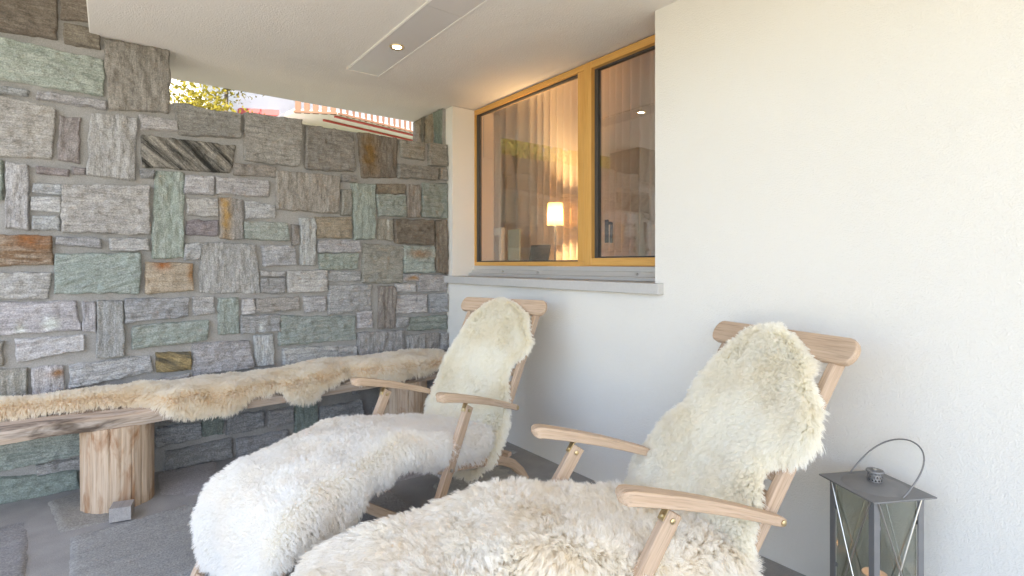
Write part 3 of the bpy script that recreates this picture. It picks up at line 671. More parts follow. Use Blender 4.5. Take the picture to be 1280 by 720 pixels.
# ------------------------------------------------------------------ steamer chairs
def bolt(mb, p, ax, r=.008, l=.006):
    p = Vector(p); ax = Vector(ax).normalized()
    mb.tube([p, p + ax * l * .7, p + ax * l], [r, r, r * .55], 12)
def make_chair(loc, th, d, label):
    root = empty('deck_chair', (loc[0], loc[1], 0), th)
    tag(root, label, 'deck chair', 'wooden steamer deck chairs with sheepskins')
    T = M['teak']; Yv = (0, 1, 0)
    P = lambda u, v, z: (u, v, z)
    rd = Vector((d['uh'] - d['ur'], 0, d['zh'])).normalized()      # along the back rail
    rn = Vector((-rd.z, 0, rd.x))                                   # towards the sitter
    def rail_at(z): return d['ur'] + (d['uh'] - d['ur']) * z / d['zh']
    # headrest board
    mb = MB(); hw = d['wh']; hh = .046; c0 = Vector((d['uh'], 0, d['zh'])) + rn * .018
    nseg = 20
    outline = []
    for sx in (1, -1):
        for i in range(9):
            a = (PI / 2 - PI * i / 8) if sx == 1 else (-PI / 2 - PI * i / 8)
            rr_ = .034
            outline.append((sx * (hw - rr_) + rr_ * math.cos(a), math.sin(a) * hh))
    pl_ = [c0 + Vector((0, x, 0)) + rd * y - rn * .014 for x, y in outline]
    mb.prism(pl_, rn * .028)
    for i, vv in enumerate(mb.v): mb.g[i] = (vv[1] + 3 * d['wh'] + th, (Vector(vv) - c0).dot(rd), (Vector(vv) - c0).dot(rn))
    mb.build('headrest', T, root, bevel=.006, seg=3)
    # back rails and slats
    zl = .19
    for sv in (1, -1):
        mb = MB(); v = sv * d['wr']
        mb.sweep([P(rail_at(zl), v, zl), P(*(Vector((d['uh'], v, d['zh'])) + rd * .03 - rn * .008))], Yv, .026, .046)
        mb.build('back_rail', T, root, bevel=.004)
    for k in range(9):
        z = .30 + k * .062; mb = MB()
        c = Vector((rail_at(z), 0, z)) + rn * .006
        mb.sweep([c + Vector((0, -d['wr'] + .012, 0)), c + Vector((0, d['wr'] - .012, 0))], rd, .04, .012)
        mb.build('back_slat', T, root)
    # armrests with brass hinges
    A0 = Vector((d['ua'], 0, d['za'])); A1 = Vector((d['ub'], 0, d['zb']))
    for sv in (1, -1):
        pts = []; wd = []; tk = []
        for s_ in (0, .006, .015, .03, .06, .12, .22, .35, .5, .65, .8, .9, .97, .99, 1.0):
            q = A0.lerp(A1, s_) + Vector((0, 0, .012 * math.sin(PI * s_) - .012 * max(0, 1 - s_ / .06) ** 2 + .004)); q.y = sv * d['wa']; pts.append(q)
            full = .056 - .016 * s_
            wd.append(full * min(1, math.sqrt(max(.02, 1 - max(0, 1 - s_ / .05) ** 2))) * (1 if s_ < .97 else (.9 if s_ < .995 else .7)))
            tk.append((.040 - .012 * s_) * (1 if s_ > .02 else (.55 + 22 * s_)) * (1 if s_ < .99 else .75))
        mb = MB(); mb.sweep(pts, Yv, wd, tk)
        arm = mb.build('armrest', T, root, bevel=.005, seg=3)
        mb = MB(); q = pts[-3]; bolt(mb, (q.x, sv * (d['wa'] + wd[-3] / 2), q.z), (0, sv, 0), .009)
        mb.build('bolt', M['brass'], arm, smooth=True)
        # leg
        t0 = Vector((d['uL'], sv * d['wl'], d['zL'])); b0 = Vector((d['uB'], sv * d['wl'], .0))
        lt = (t0 - b0).normalized()
        mb = MB(); mb.sweep([b0 - lt * 0.0, t0 + lt * .012], Yv, .028, .050); leg = mb.build('leg', T, root, bevel=.005)
        nn = Vector((-lt.z, 0, lt.x))
        mb = MB(); c = t0 + lt * .012
        mb.sweep([c - lt * .035 + nn * .027, c + nn * .027, c + lt * .014 + nn * .018, c + lt * .02 - nn * .008], Yv, .022, .004)
        bolt(mb, c - lt * .022 + nn * .028, nn, .007); bolt(mb, c - lt * .022 + Vector((0, -.014, 0)) + nn * .002, (0, -1, 0), .008); bolt(mb, c - lt * .022 + Vector((0, .014, 0)), (0, 1, 0), .008)
        mb.build('hinge', M['brass'], leg, smooth=True)
        # curved base runner: bolted to the leg, ends in a rear foot
        v = sv * (d['wl'] - .03)
        ctl = [(-.05, .293), (.1, .268), (.22, .243), (.33, .22), (.43, .188), (.52, .142), (.60, .078), (d['ut'], .010)]
        mb = MB(); mb.sweep([P(u, v, z) for u, z in ctl], Yv, .026, [.044, .046, .048, .05, .05, .048, .045, .036])
        run = mb.build('runner', T, root, bevel=.005)
        mb = MB(); bolt(mb, (-.022, sv * (d['wl'] + .014), .289), (0, sv, 0)); mb.build('bolt', M['steel'], leg, smooth=True)
    mb = MB(); mb.sweep([P(.455, -d['wl'] - .0, .215), P(.455, d['wl'] + .0, .215)], (1, 0, 0), .035, .022); mb.build('rear_stretcher', T, root, bevel=.003)
    f = .13; uq = d['uB'] + (d['uL'] - d['uB']) * f
    mb = MB(); mb.sweep([P(uq, -d['wl'] + .014, d['zL'] * f), P(uq, d['wl'] - .014, d['zL'] * f)], (.48, 0, .88), .045, .022); mb.build('front_stretcher', T, root, bevel=.003)
    # seat and leg rest
    seat = [(.40, .285), (.2, .315), (0, .36), (-.24, .425)]; rl = d.get('rl', 0); rest = [(-.25, .425 - rl * .4), (-.5, .385 - rl), (-.76, .335 - rl)]
    for sv in (1, -1):
        mb = MB(); mb.sweep([P(u, sv * .205, z) for u, z in seat], Yv, .022, .042); mb.build('seat_rail', T, root, bevel=.003)
        mb = MB(); mb.sweep([P(u, sv * .18, z) for u, z in rest], Yv, .022, .042); mb.build('rest_rail', T, root, bevel=.003)
        mb = MB(); mb.sweep([P(-.715, sv * .205, .325 - rl), P(-.80, sv * .205, .17), P(-.893, sv * .205, .0)], Yv, .024, .042); mb.build('rest_leg', T, root, bevel=.004)
    def slats(cu, cnt, hw_, name):
        cu = [Vector((u, 0, z)) for u, z in cu]
        ls = [0]
        for a, b in zip(cu, cu[1:]): ls.append(ls[-1] + (b - a).length)
        for k in range(cnt):
            x = ls[-1] * (k + .5) / cnt
            for i in range(len(cu) - 1):
                if ls[i] <= x <= ls[i + 1]:
                    t_ = (cu[i + 1] - cu[i]).normalized(); p = cu[i] + t_ * (x - ls[i]); break
            mb = MB(); mb.sweep([p + Vector((0, -hw_, .028)), p + Vector((0, hw_, .028))], t_, .042, .012); mb.build(name, T, root)
    slats(seat, 11, .215, 'seat_slat'); slats(rest, 9, .19, 'rest_slat')
    mb = MB(); mb.sweep([P(-.862, -.2, .065), P(-.862, .2, .065)], (.5, 0, .86), .04, .02); mb.build('rest_stretcher', T, root, bevel=.003)
    return root
DF = dict(uh=.787, zh=.940, wh=.305, ua=-.103, za=.626, ub=.507, zb=.443, wa=.280, uL=.109, zL=.533, uB=-.182, wl=.272, ur=.205, wr=.2344, ut=.659)
DN = dict(DF); 
for k_, dv in dict(uh=.0116, zh=-.0265, ua=.0488, za=-.018, ub=-.0034, uL=.007, zL=-.008, uB=-.043, ur=-.021).items(): DN[k_] += dv
DN['rl'] = .04
FC = ((1.121, 2.293), .327); NC = ((1.161, 1.1645), -.286)
make_chair(*FC, DF, 'wooden deck chair farther back, standing beneath the window by the log bench')
make_chair(*NC, DN, 'wooden deck chair nearer the camera, standing beside the metal lantern')

# ------------------------------------------------------------------ sheepskins
M['hide'] = simple('pelt_leather', (.93, .91, .85), .9, var=.05)
def sheepskin(name, label, P, N, mat, count, length, loc=(0, 0, 0), rz=0.0, group=None, lean=(0, 0, 0), clump=.014, cl=.55, rad=.0008, spread=.5, fringe=.8, hidemat=None, seed=1, droop=.25, wave=.12, roll=.025, cr=.2, jit=.12, ff=9.0):
    """P, N: (ns, nt, 3) upper surface of the pelt and its normals"""
    r = np.random.default_rng(seed)
    ns, nt_ = P.shape[:2]
    ds = np.linalg.norm(np.gradient(P, axis=0), axis=-1); dt_ = np.linalg.norm(np.gradient(P, axis=1), axis=-1)
    I = np.arange(ns)[:, None] * np.ones((1, nt_)); J = np.arange(nt_)[None] * np.ones((ns, 1))
    de = np.minimum(np.minimum(I, ns - 1 - I) * ds, np.minimum(J, nt_ - 1 - J) * dt_)
    P = P - N * (roll * np.clip(1 - de / (roll * 1.6), 0, 1) ** 2)[..., None]
    N2 = normals(P); N = N2 * np.sign((N2 * N).sum(-1, keepdims=True))
    P = P + N * (length * .17); length = length * .93
    # pelt: closed sheet
    V = np.concatenate([P.reshape(-1, 3), (P - N * .005).reshape(-1, 3)]); b = ns * nt_
    F = []
    for i in range(ns - 1):
        for j in range(nt_ - 1):
            a = i * nt_ + j; F.append((a, a + 1, a + nt_ + 1, a + nt_)); F.append((b + a, b + a + nt_, b + a + nt_ + 1, b + a + 1))
    for i in range(ns - 1):
        a = i * nt_; F.append((a, a + nt_, b + a + nt_, b + a)); a += nt_ - 1; F.append((a + nt_, a, b + a, b + a + nt_))
    for j in range(nt_ - 1):
        F.append((j + 1, j, b + j, b + j + 1)); a = (ns - 1) * nt_ + j; F.append((a, a + 1, b + a + 1, b + a))
    me = bpy.data.meshes.new(name); me.from_pydata(V.tolist(), [], F); me.polygons.foreach_set('use_smooth', [True] * len(F)); me.materials.append(hidemat or M['hide'])
    o = bpy.data.objects.new(name, me); o.location = loc; o.rotation_euler = (0, 0, rz); link(o); tag(o, label, 'sheepskin', group)
    # strands
    q = np.stack([P[:-1, :-1], P[1:, :-1], P[1:, 1:], P[:-1, 1:]], 2)
    ar = np.linalg.norm(np.cross(q[:, :, 2] - q[:, :, 0], q[:, :, 3] - q[:, :, 1]), axis=-1).ravel(); ar /= ar.sum()
    idx = r.choice(len(ar), count, p=ar); ii, jj = idx // (nt_ - 1), idx % (nt_ - 1)
    fa, fb_ = r.random(count), r.random(count)
    def samp(A):
        return (A[ii, jj] * ((1 - fa) * (1 - fb_))[:, None] + A[ii + 1, jj] * (fa * (1 - fb_))[:, None] + A[ii + 1, jj + 1] * (fa * fb_)[:, None] + A[ii, jj + 1] * ((1 - fa) * fb_)[:, None])
    root = samp(P); nr = samp(N); nr /= np.linalg.norm(nr, axis=1, keepdims=True)
    ts = samp(np.gradient(P, axis=0)); tt = samp(np.gradient(P, axis=1))
    lsx = np.linalg.norm(ts, axis=1); ltx = np.linalg.norm(tt, axis=1)
    ts /= lsx[:, None] + 1e-9; tt /= ltx[:, None] + 1e-9
    si = ii + fa; tj = jj + fb_
    # fringe: near an edge the wool leans out over it
    fr = np.zeros_like(root)
    for dist, dr in ((si * lsx, -ts), ((ns - 1 - si) * lsx, ts), (tj * ltx, -tt), ((nt_ - 1 - tj) * ltx, tt)):
        fr += dr * (np.clip(1 - dist / .05, 0, 1) ** 1.2)[:, None]
    # locks
    cell = np.floor((root + .35 * clump * np.stack([fbm(root * 60 + k * 7.7, 2) for k in range(3)], -1) * 3 + 40) / clump).astype(np.int64)
    key = cell[:, 0] * 1000003 + cell[:, 1] * 10007 + cell[:, 2]
    _, inv = np.unique(key, return_inverse=True); nc = inv.max() + 1; cnt = np.bincount(inv, minlength=nc)
    cen = np.stack([np.bincount(inv, root[:, k], nc) / cnt for k in range(3)], -1)
    crand = r.normal(0, 1, (nc, 3)); clen = r.uniform(.72, 1.2, nc); 
    flow = np.stack([fbm(cen * ff + 3.1, 2), fbm(cen * ff + 11.7, 2), fbm(cen * ff + 23.9, 2)], -1) * 2.2
    tang = spread * (flow * 1.1 + crand * cr) + np.array(lean)
    dirv = nr + fringe * fr + tang[inv] - nr * (tang[inv] * nr).sum(1, keepdims=True) * .6 + r.normal(0, jit, root.shape)
    dirv /= np.linalg.norm(dirv, axis=1, keepdims=True)
    big = .8 + .45 * (fbm(root * 16 + 5, 2) + .5)
    L = length * clen[inv] * r.uniform(.75, 1.08, count) * big
    tip = root + dirv * L[:, None]
    ctip = np.stack([np.bincount(inv, tip[:, k], nc) / cnt for k in range(3)], -1)
    K = 6; tv = np.linspace(0, 1, K)
    pts = np.empty((count, K, 3)); sidev = np.cross(dirv, r.normal(0, 1, (nc, 3))[inv]); sidev /= np.linalg.norm(sidev, axis=1, keepdims=True) + 1e-9
    phs = r.uniform(0, 6.28, nc)[inv] + r.normal(0, .4, count)
    for k, t_ in enumerate(tv):
        p = root + dirv * (L * t_)[:, None] + (ctip[inv] - tip) * (cl * t_ ** 1.3)
        p = p + sidev * (np.sin(phs + t_ * 6.5) * wave * L * t_)[:, None] * .5
        p[:, 2] -= droop * L * t_ ** 2
        pts[:, k] = p
    cv = bpy.data.hair_curves.new('wool'); cv.add_curves([K] * count)
    cv.attributes['position'].data.foreach_set('vector', pts.astype(np.float32).ravel())
    ra = cv.attributes.get('radius') or cv.attributes.new('radius', 'FLOAT', 'POINT')
    ra.data.foreach_set('value', np.tile((rad * np.array([1.0, 1.0, .95, .85, .65, .25])), count).astype(np.float32))
    cv.materials.append(mat)
    w = bpy.data.objects.new('wool', cv); link(w, o)
    return o

def normals(P, flip=1):
    n = np.cross(np.gradient(P, axis=0), np.gradient(P, axis=1)) * flip
    return n / (np.linalg.norm(n, axis=-1, keepdims=True) + 1e-12)

def resample(pts, m):
    pts = np.array(pts, float); s_ = np.r_[0, np.cumsum(np.linalg.norm(np.diff(pts, axis=0), axis=1))]
    # smooth spine through the points
    x = np.linspace(0, s_[-1], m); out = np.stack([np.interp(x, s_, pts[:, k]) for k in range(pts.shape[1])], -1)
    for _ in range(4):
        out[1:-1] = (out[:-2] + 2 * out[1:-1] + out[2:]) / 4
    return out, x / s_[-1]

def strip_skin(spine, wl, wr_, rail, ns=70, nt_=60, bump=.012, seed=0, sag=.006, rb=.045, edge=.02):
    """spine: (u, z) list; wl / wr_: [(s, half width)] towards +v and -v; beyond the rail the pelt hangs down"""
    sp, s_ = resample(spine, ns)
    tg = np.gradient(sp, axis=0); tg /= np.linalg.norm(tg, axis=1, keepdims=True)
    nrm = np.stack([-tg[:, 1], tg[:, 0]], -1); 
    if nrm[:, 1].mean() < 0: nrm = -nrm
    Lw = np.interp(s_, *zip(*wl)); Rw = np.interp(s_, *zip(*wr_))
    Lw = Lw + edge * fbm(np.stack([s_ * 9, s_ * 0 + seed, s_ * 0], -1), 3) * 2; Rw = Rw + edge * fbm(np.stack([s_ * 9, s_ * 0 + seed + 5, s_ * 0], -1), 3) * 2
    P = np.zeros((ns, nt_, 3)); tt = np.linspace(-1, 1, nt_)
    for j, t_ in enumerate(tt):
        w = np.where(t_ > 0, t_ * Lw, t_ * Rw); aw = np.abs(w); sg = np.sign(w)
        e = np.maximum(aw - rail, 0); ang = np.minimum(e / rb, PI / 2); dn = rb * (1 - np.cos(ang)) + np.maximum(e - rb * PI / 2, 0); out_ = np.minimum(aw, rail) + rb * np.sin(ang)
        sg_ = -sag * np.maximum(0, 1 - (aw / rail) ** 2)
        down_n = (sg_)[:, None] * nrm
        vert = np.clip(np.abs(nrm[:, 1]), 0, 1)
        P[:, j, 0] = sp[:, 0] + down_n[:, 0] - dn * nrm[:, 0] * .5; P[:, j, 1] = sg * out_; P[:, j, 2] = sp[:, 1] + down_n[:, 1] - dn * (.6 + .4 * vert)
    N = normals(P); 
    c = N[ns // 2, nt_ // 2]
    if c[0] * nrm[ns // 2][0] + c[2] * nrm[ns // 2][1] < 0: N = -N
    P = P + N * (bump * 2 * fbm(P * 7 + seed, 3))[..., None]
    N2 = normals(P); N2 *= np.sign((N2 * N).sum(-1, keepdims=True)); return P, N2

SKG = 'sheepskins draped over the deck chairs'
BKG = 'sheepskins laid along the log bench'
M['wool_near_seat'] = mat_wool('wool_cream', (.975, .93, .83), (.985, .96, .91), (.992, .98, .95), (.975, .92, .82), .5)
M['wool_far_seat'] = mat_wool('wool_white', (.965, .94, .89), (.975, .965, .94), (.98, .975, .965), (.97, .93, .87), .4)
M['wool_back'] = mat_wool('wool_ivory', (.98, .94, .82), (.988, .967, .89), (.992, .98, .94), (.96, .92, .82), .5)
M['wool_bench'] = mat_wool('wool_beige', (.84, .68, .45), (.95, .89, .76), (.97, .94, .88), (.90, .80, .62), .4)

# seat skins (spine from the seat's back edge to over the foot end)
spine = [(.40, .345), (.2, .372), (0, .412), (-.24, .482), (-.5, .448), (-.70, .402), (-.79, .355), (-.835, .27), (-.85, .14)]
P, N = strip_skin(spine, [(0, .22), (.15, .26), (.4, .25), (.7, .3), (.9, .26), (1, .12)], [(0, .24), (.12, .33), (.3, .36), (.5, .33), (.62, .36), (.7, .42), (.78, .36), (.9, .27), (1, .12)], .205, seed=2)
sheepskin('sheepskin', 'white sheepskin covering the seat and foot rest of the farther deck chair', P, N, M['wool_far_seat'], 160000, .040, (*FC[0], 0), FC[1], SKG, seed=3, lean=(-.15, 0, -.05), clump=.008, cl=.32, spread=.6, rad=.0008, cr=.22, jit=.13, ff=6.0)
spine = [(.40, .345), (.2, .372), (0, .405), (-.24, .458), (-.33, .435), (-.45, .395), (-.62, .362), (-.74, .332), (-.80, .29), (-.835, .22), (-.85, .1)]
P, N = strip_skin(spine, [(0, .22), (.15, .28), (.35, .28), (.5, .27), (.7, .3), (.9, .26), (1, .15)], [(0, .3), (.15, .36), (.4, .42), (.7, .42), (.9, .3), (1, .15)], .205, seed=9, bump=.016)
sheepskin('sheepskin', 'cream shaggy sheepskin covering the seat and foot rest of the nearer deck chair', P, N, M['wool_near_seat'], 260000, .060, (*NC[0], 0), NC[1], SKG, seed=4, lean=(-.45, 0, 0), clump=.008, cl=.36, rad=.0007, spread=1.1, wave=.08, cr=.24, jit=.13, ff=5.0)

# back skins: spine from the headrest down the back rails to the seat
def back_spine(d, lo, top=.06):
    rd = np.array([d['uh'] - d['ur'], d['zh']]); rd /= np.linalg.norm(rd); rn = np.array([-rd[1], rd[0]])
    hd = np.array([d['uh'], d['zh']])
    a = hd + rd * .022 + rn * .056; bq = hd - rd * .1 + rn * .066
    z = .34; c = np.array([d['ur'] + (d['uh'] - d['ur']) * z / d['zh'], z]) + rn * .04
    z = lo; e = np.array([d['ur'] + (d['uh'] - d['ur']) * z / d['zh'], z]) + rn * .05
    return [tuple(a), tuple(bq), tuple(c), tuple(e)]
P, N = strip_skin(back_spine(DF, .14), [(0, .03), (.04, .10), (.12, .16), (.3, .20), (.6, .25), (.85, .24), (1, .1)], [(0, .03), (.03, .12), (.10, .20), (.2, .255), (.26, .30), (.32, .26), (.38, .20), (.5, .20), (.62, .25), (.8, .28), (.92, .27), (1, .18)], .36, seed=5, sag=.01, rb=.05, edge=.012)
sheepskin('sheepskin', 'ivory sheepskin hung over the backrest of the farther deck chair', P, N, M['wool_back'], 150000, .034, (*FC[0], 0), FC[1], SKG, seed=6, lean=(0, 0, -.3), clump=.008, cl=.28, spread=.55, rad=.0008, cr=.2, jit=.14, ff=6.0, roll=.012)
P, N = strip_skin(back_spine(DN, .2), [(0, .03), (.04, .10), (.10, .15), (.25, .19), (.42, .2), (.5, .28), (.7, .34), (.9, .29), (1, .15)], [(0, .04), (.04, .10), (.10, .16), (.2, .22), (.28, .28), (.36, .315), (.42, .29), (.48, .20), (.6, .21), (.75, .245), (.9, .24), (1, .15)], .40, seed=8, sag=.01, rb=.05, edge=.012)
sheepskin('sheepskin', 'ivory sheepskin hung over the backrest of the nearer deck chair', P, N, M['wool_back'], 240000, .040, (*NC[0], 0), NC[1], SKG, seed=7, lean=(0, 0, -.3), clump=.0065, cl=.30, rad=.0007, spread=.5, cr=.18, jit=.13, ff=6.0, roll=.012)

# bench skins: spine along x, width from the wall to over the front edge
def bench_skin(x0, x1, front, back, zoff=.0, seed=0, ns=90, nt_=50):
    xs = np.linspace(x0, x1, ns); s_ = np.linspace(0, 1, ns)
    fr = np.interp(s_, *zip(*front)); bk = np.interp(s_, *zip(*back)); fr = fr + .015 * fbm(np.stack([s_ * 10, s_ * 0 + seed, s_ * 0], -1), 3) * 2
    P = np.zeros((ns, nt_, 3)); yf = 3.215; rb = .035
    for j, t_ in enumerate(np.linspace(0, 1, nt_)):
        y = bk + (fr - bk) * t_
        e = np.maximum(yf - y, 0); ang = np.minimum(e / rb, PI / 2)
        P[:, j, 0] = xs; P[:, j, 1] = np.maximum(y, yf) - rb * np.sin(ang)
        P[:, j, 2] = .502 + zoff - rb * (1 - np.cos(ang)) - np.maximum(e - rb * PI / 2, 0) + .02 * np.sin(PI * np.clip(t_, 0, 1))
    N = normals(P)
    if N[ns // 2, nt_ // 4, 2] < 0: N = -N
    P = P + N * (.012 * 2 * fbm(P * 7 + seed, 3) + .004)[..., None]
    N2 = normals(P); N2 *= np.sign((N2 * N).sum(-1, keepdims=True)); return P, N2
P, N = bench_skin(-.62, 1.02, [(0, 3.46), (.08, 3.41), (.25, 3.375), (.38, 3.36), (.46, 3.315), (.51, 3.18), (.57, 3.12), (.68, 3.125), (.76, 3.2), (.84, 3.21), (.9, 3.115), (.96, 3.12), (1, 3.2)], [(0, 3.46), (.08, 3.53), (.2, 3.57), (.8, 3.58), (.93, 3.54), (1, 3.45)], seed=3)
sheepskin('sheepskin', 'beige sheepskin on the bench end nearest the left log', P, N, M['wool_bench'], 120000, .042, group=BKG, seed=11, lean=(-.1, -.2, 0), clump=.008, cl=.42, spread=.35, rad=.0008)
P, N = bench_skin(.82, 1.93, [(0, 3.3), (.06, 3.2), (.14, 3.15), (.22, 3.19), (.32, 3.21), (.4, 3.16), (.6, 3.15), (.8, 3.17), (.93, 3.22), (1, 3.3)], [(0, 3.42), (.06, 3.5), (.15, 3.59), (.85, 3.60), (.95, 3.55), (1, 3.45)], zoff=.022, seed=6)
sheepskin('sheepskin', 'yellowish sheepskin on the bench end toward the room corner, overlapping its neighbour', P, N, M['wool_bench'], 100000, .044, group=BKG, seed=12, lean=(-.1, -.2, 0), clump=.008, cl=.42, spread=.35, rad=.0008)

# ------------------------------------------------------------------ lantern
lan = empty('lantern', (1.955, .648, 0), R(-27.5)); tag(lan, 'grey metal lantern with glass panes and a wire handle, by the white wall', 'lantern')
LH = .485; LS = .088
Z = M['zinc']
mb = MB(); mb.box(-.1, .1, -.1, .1, .006, .03); mb.build('base', Z, lan, bevel=.002)
for sx in (-1, 1):
    for sy in (-1, 1):
        x, y = sx * LS, sy * LS; mb = MB()
        mb.box(min(x, x - sx * .02), max(x, x - sx * .02), min(y, y - sy * .0025), max(y, y - sy * .0025), .03, LH)
        mb.box(min(x, x - sx * .0025), max(x, x - sx * .0025), min(y - sy * .0025, y - sy * .02), max(y - sy * .0025, y - sy * .02), .03, LH)
        mb.build('post', Z, lan)
for k in range(4):
    c, s = round(math.cos(k * PI / 2)), round(math.sin(k * PI / 2))
    T_ = lambda x, y, z: (x * c - y * s, x * s + y * c, z)
    mb = MB(); pts = [T_(-.068, -LS + .006, .032), T_(.068, -LS + .006, .032), T_(.068, -LS + .006, LH - .002), T_(-.068, -LS + .006, LH - .002)]
    mb.prism(pts, Vector(T_(0, .002, 0))); mb.build('glass_pane', M['lantern_glass'], lan)
    mb = MB()
    mb.tube([T_(-.076, -LS - .004, LH - .01), T_(0, -LS - .006, (LH + .03) / 2), T_(.076, -LS - .004, .04)], .0023, 8); mb.tube([T_(.076, -LS - .002, LH - .01), T_(0, -LS - .0015, (LH + .03) / 2), T_(-.076, -LS - .002, .04)], .0023, 8)
    mb.build('cross_wire', M['steel'], lan, smooth=True)
    for zz in (.2, .39):
        mb = MB(); mb.box(*sorted((T_(-.07, -LS + .003, 0)[0], T_(-.060, -LS + .006, 0)[0])), *sorted((T_(-.07, -LS + .004, 0)[1], T_(-.06, -LS + .0055, 0)[1])), zz, zz + .012)
        mb.build('clip', Z, lan)
mb = MB(); S2 = .111
mb.box(-S2, S2, -S2, S2, LH, LH + .005); mb.box(-.09, .09, -.09, .09, LH - .012, LH); lid = mb.build('lid', Z, lan, bevel=.0015)
mb = MB(); mb.lathe([(.092, .005), (.085, .0075), (.05, .016), (.028, .019), (.0, .02)], (0, 0, LH), 40); mb.build('dome', Z, lid, smooth=True)
m, nt, out = newmat('perforated_metal'); t = NT(nt); o3 = t.obj()
sx_ = t.n('ShaderNodeSeparateXYZ'); t.set(sx_, 0, o3)
ang = t.math('MULTIPLY', t.math('ARCTAN2', sx_.outputs[0], sx_.outputs[1]), 14 / (2 * PI)); zz = t.math('MULTIPLY', sx_.outputs[2], 1 / .0105)
row = t.math('FLOOR', zz); off = t.math('MULTIPLY', t.math('MODULO', row, 2.0), .5)
fa_ = t.math('SUBTRACT', t.math('FRACT', t.math('ADD', t.math('ADD', ang, off), 40.0)), .5); fz_ = t.math('SUBTRACT', t.math('FRACT', zz), .5)
dd = t.math('SQRT', t.math('ADD', t.math('POWER', fa_, 2.0), t.math('POWER', fz_, 2.0))); holef = t.math('LESS_THAN', dd, .30)
bs = t.n('ShaderNodeBsdfPrincipled'); bs.inputs['Base Color'].default_value = (.25, .25, .26, 1); bs.inputs['Metallic'].default_value = .6; bs.inputs['Roughness'].default_value = .4
tp = t.n('ShaderNodeBsdfTransparent'); mx = t.n('ShaderNodeMixShader'); t.set(mx, 0, holef); nt.links.new(bs.outputs[0], mx.inputs[1]); nt.links.new(tp.outputs[0], mx.inputs[2]); nt.links.new(mx.outputs[0], out.inputs[0])
mb = MB(); mb.lathe([(.021, .018), (.021, .048)], (0, 0, LH), 40); mb.build('vent', m, lid, smooth=True)
mb = MB(); mb.lathe([(.0, .053), (.024, .053), (.0255, .049), (.024, .047), (.0, .047)], (0, 0, LH), 40); mb.build('vent_cap', Z, lid, smooth=True)
mb = MB(); mb.tube([(0, 0, LH + .053), (0, 0, LH + .0565), (0, 0, LH + .0575)], [.006, .006, .003], 12); mb.build('rivet', M['steel'], lid, smooth=True)
mb = MB(); pts = []
for i in range(29):
    a = PI * i / 28
    hgt = .19 * math.sin(a) ** .8; pts.append((hgt * .70, .100 * math.cos(a) * (1 + .12 * math.sin(a)), LH + .006 + hgt * .70))
mb.tube(pts, .0024, 8); mb.build('handle', M['zinc'], lan, smooth=True)
mb = MB(); mb.lathe([(0, .0305), (.038, .0305), (.0385, .20), (.036, .205), (.02, .199), (0, .198)], (0, 0, 0), 32); cd = mb.build('candle', M['candle'], lan, smooth=True)
mb = MB(); mb.lathe([(.0, .205), (.004, .212), (.0045, .22), (.002, .235), (0, .243)], (0, 0, 0), 10); mb.build('flame', mat_emit('flame', (1, .45, .15), 4.0), cd, smooth=True)

# ------------------------------------------------------------------ beyond the wall: trees and a chalet
M['bark'] = simple('bark', (.12, .09, .06), .9, var=.4, scale=12, bump=.8)
def mat_leaf(name, c1, c2):
    m, nt, out = newmat(name); t = NT(nt); n = t.noise(t.pos(), 2.5, 3); c = t.mix(n, c1, c2)
    d = t.n('ShaderNodeBsdfDiffuse'); t.set(d, 'Color', c); tr = t.n('ShaderNodeBsdfTranslucent'); t.set(tr, 'Color', c); mx = t.n('ShaderNodeMixShader'); t.set(mx, 0, .4)
    nt.links.new(d.outputs[0], mx.inputs[1]); nt.links.new(tr.outputs[0], mx.inputs[2]); nt.links.new(mx.outputs[0], out.inputs[0]); return m
M['leaf'] = mat_leaf('leaf_yellow_green', (.22, .19, .025), (.34, .27, .05))
M['leaf2'] = mat_leaf('leaf_green', (.16, .18, .03), (.28, .25, .05))
def tree(x, y, hgt, rad, leafm, label, seed, n=5200, ls=(.028, .06)):
    r = np.random.default_rng(seed)
    root = empty('broadleaf_tree', (x, y, -.13)); tag(root, label, 'tree', 'trees beyond the stone wall')
    mb = MB(); top = hgt - rad * .5
    mb.tube([(0, 0, 0), (.05, .03, hgt * .25), (.0, .06, hgt * .5), (.04, 0, top)], [.14, .11, .08, .03], 10)
    cl = []
    for i in range(16):
        a = r.uniform(0, 6.28); z0 = hgt * r.uniform(.28, .7); q = np.array([math.cos(a), math.sin(a), r.uniform(.15, .8)]); q /= np.linalg.norm(q); l = rad * r.uniform(.6, 1.0)
        e = np.array([0, 0, z0]) + q * l; mb.tube([(0, 0, z0), tuple(np.array([0, 0, z0]) + q * l * .5 + np.array([0, 0, .08])), tuple(e)], [.045, .03, .01], 6); cl.append(e)
    mb.build('trunk', M['bark'], root, smooth=True)
    cl = np.array(cl + [[0, 0, hgt - rad * .3]]); ci = r.integers(0, len(cl), n)
    c = cl[ci] + r.normal(0, 1, (n, 3)) * np.array([.32, .32, .26]) * rad * .75
    s_ = r.uniform(*ls, n)
    a = r.normal(0, 1, (n, 3)); a /= np.linalg.norm(a, axis=1, keepdims=True); b = np.cross(a, r.normal(0, 1, (n, 3))); b /= np.linalg.norm(b, axis=1, keepdims=True)
    V = np.stack([c - a * s_[:, None], c + b * s_[:, None] * .5, c + a * s_[:, None], c - b * s_[:, None] * .5], 1).reshape(-1, 3)
    me = bpy.data.meshes.new('crown'); me.from_pydata(V.tolist(), [], [(4 * i, 4 * i + 1, 4 * i + 2, 4 * i + 3) for i in range(n)]); me.materials.append(leafm)
    link(bpy.data.objects.new('crown', me), root)
tree(1.75, 11.6, 5.5, 1.2, M['leaf'], 'yellow green tree seen over the wall, left of the chalet', 21, 26000)
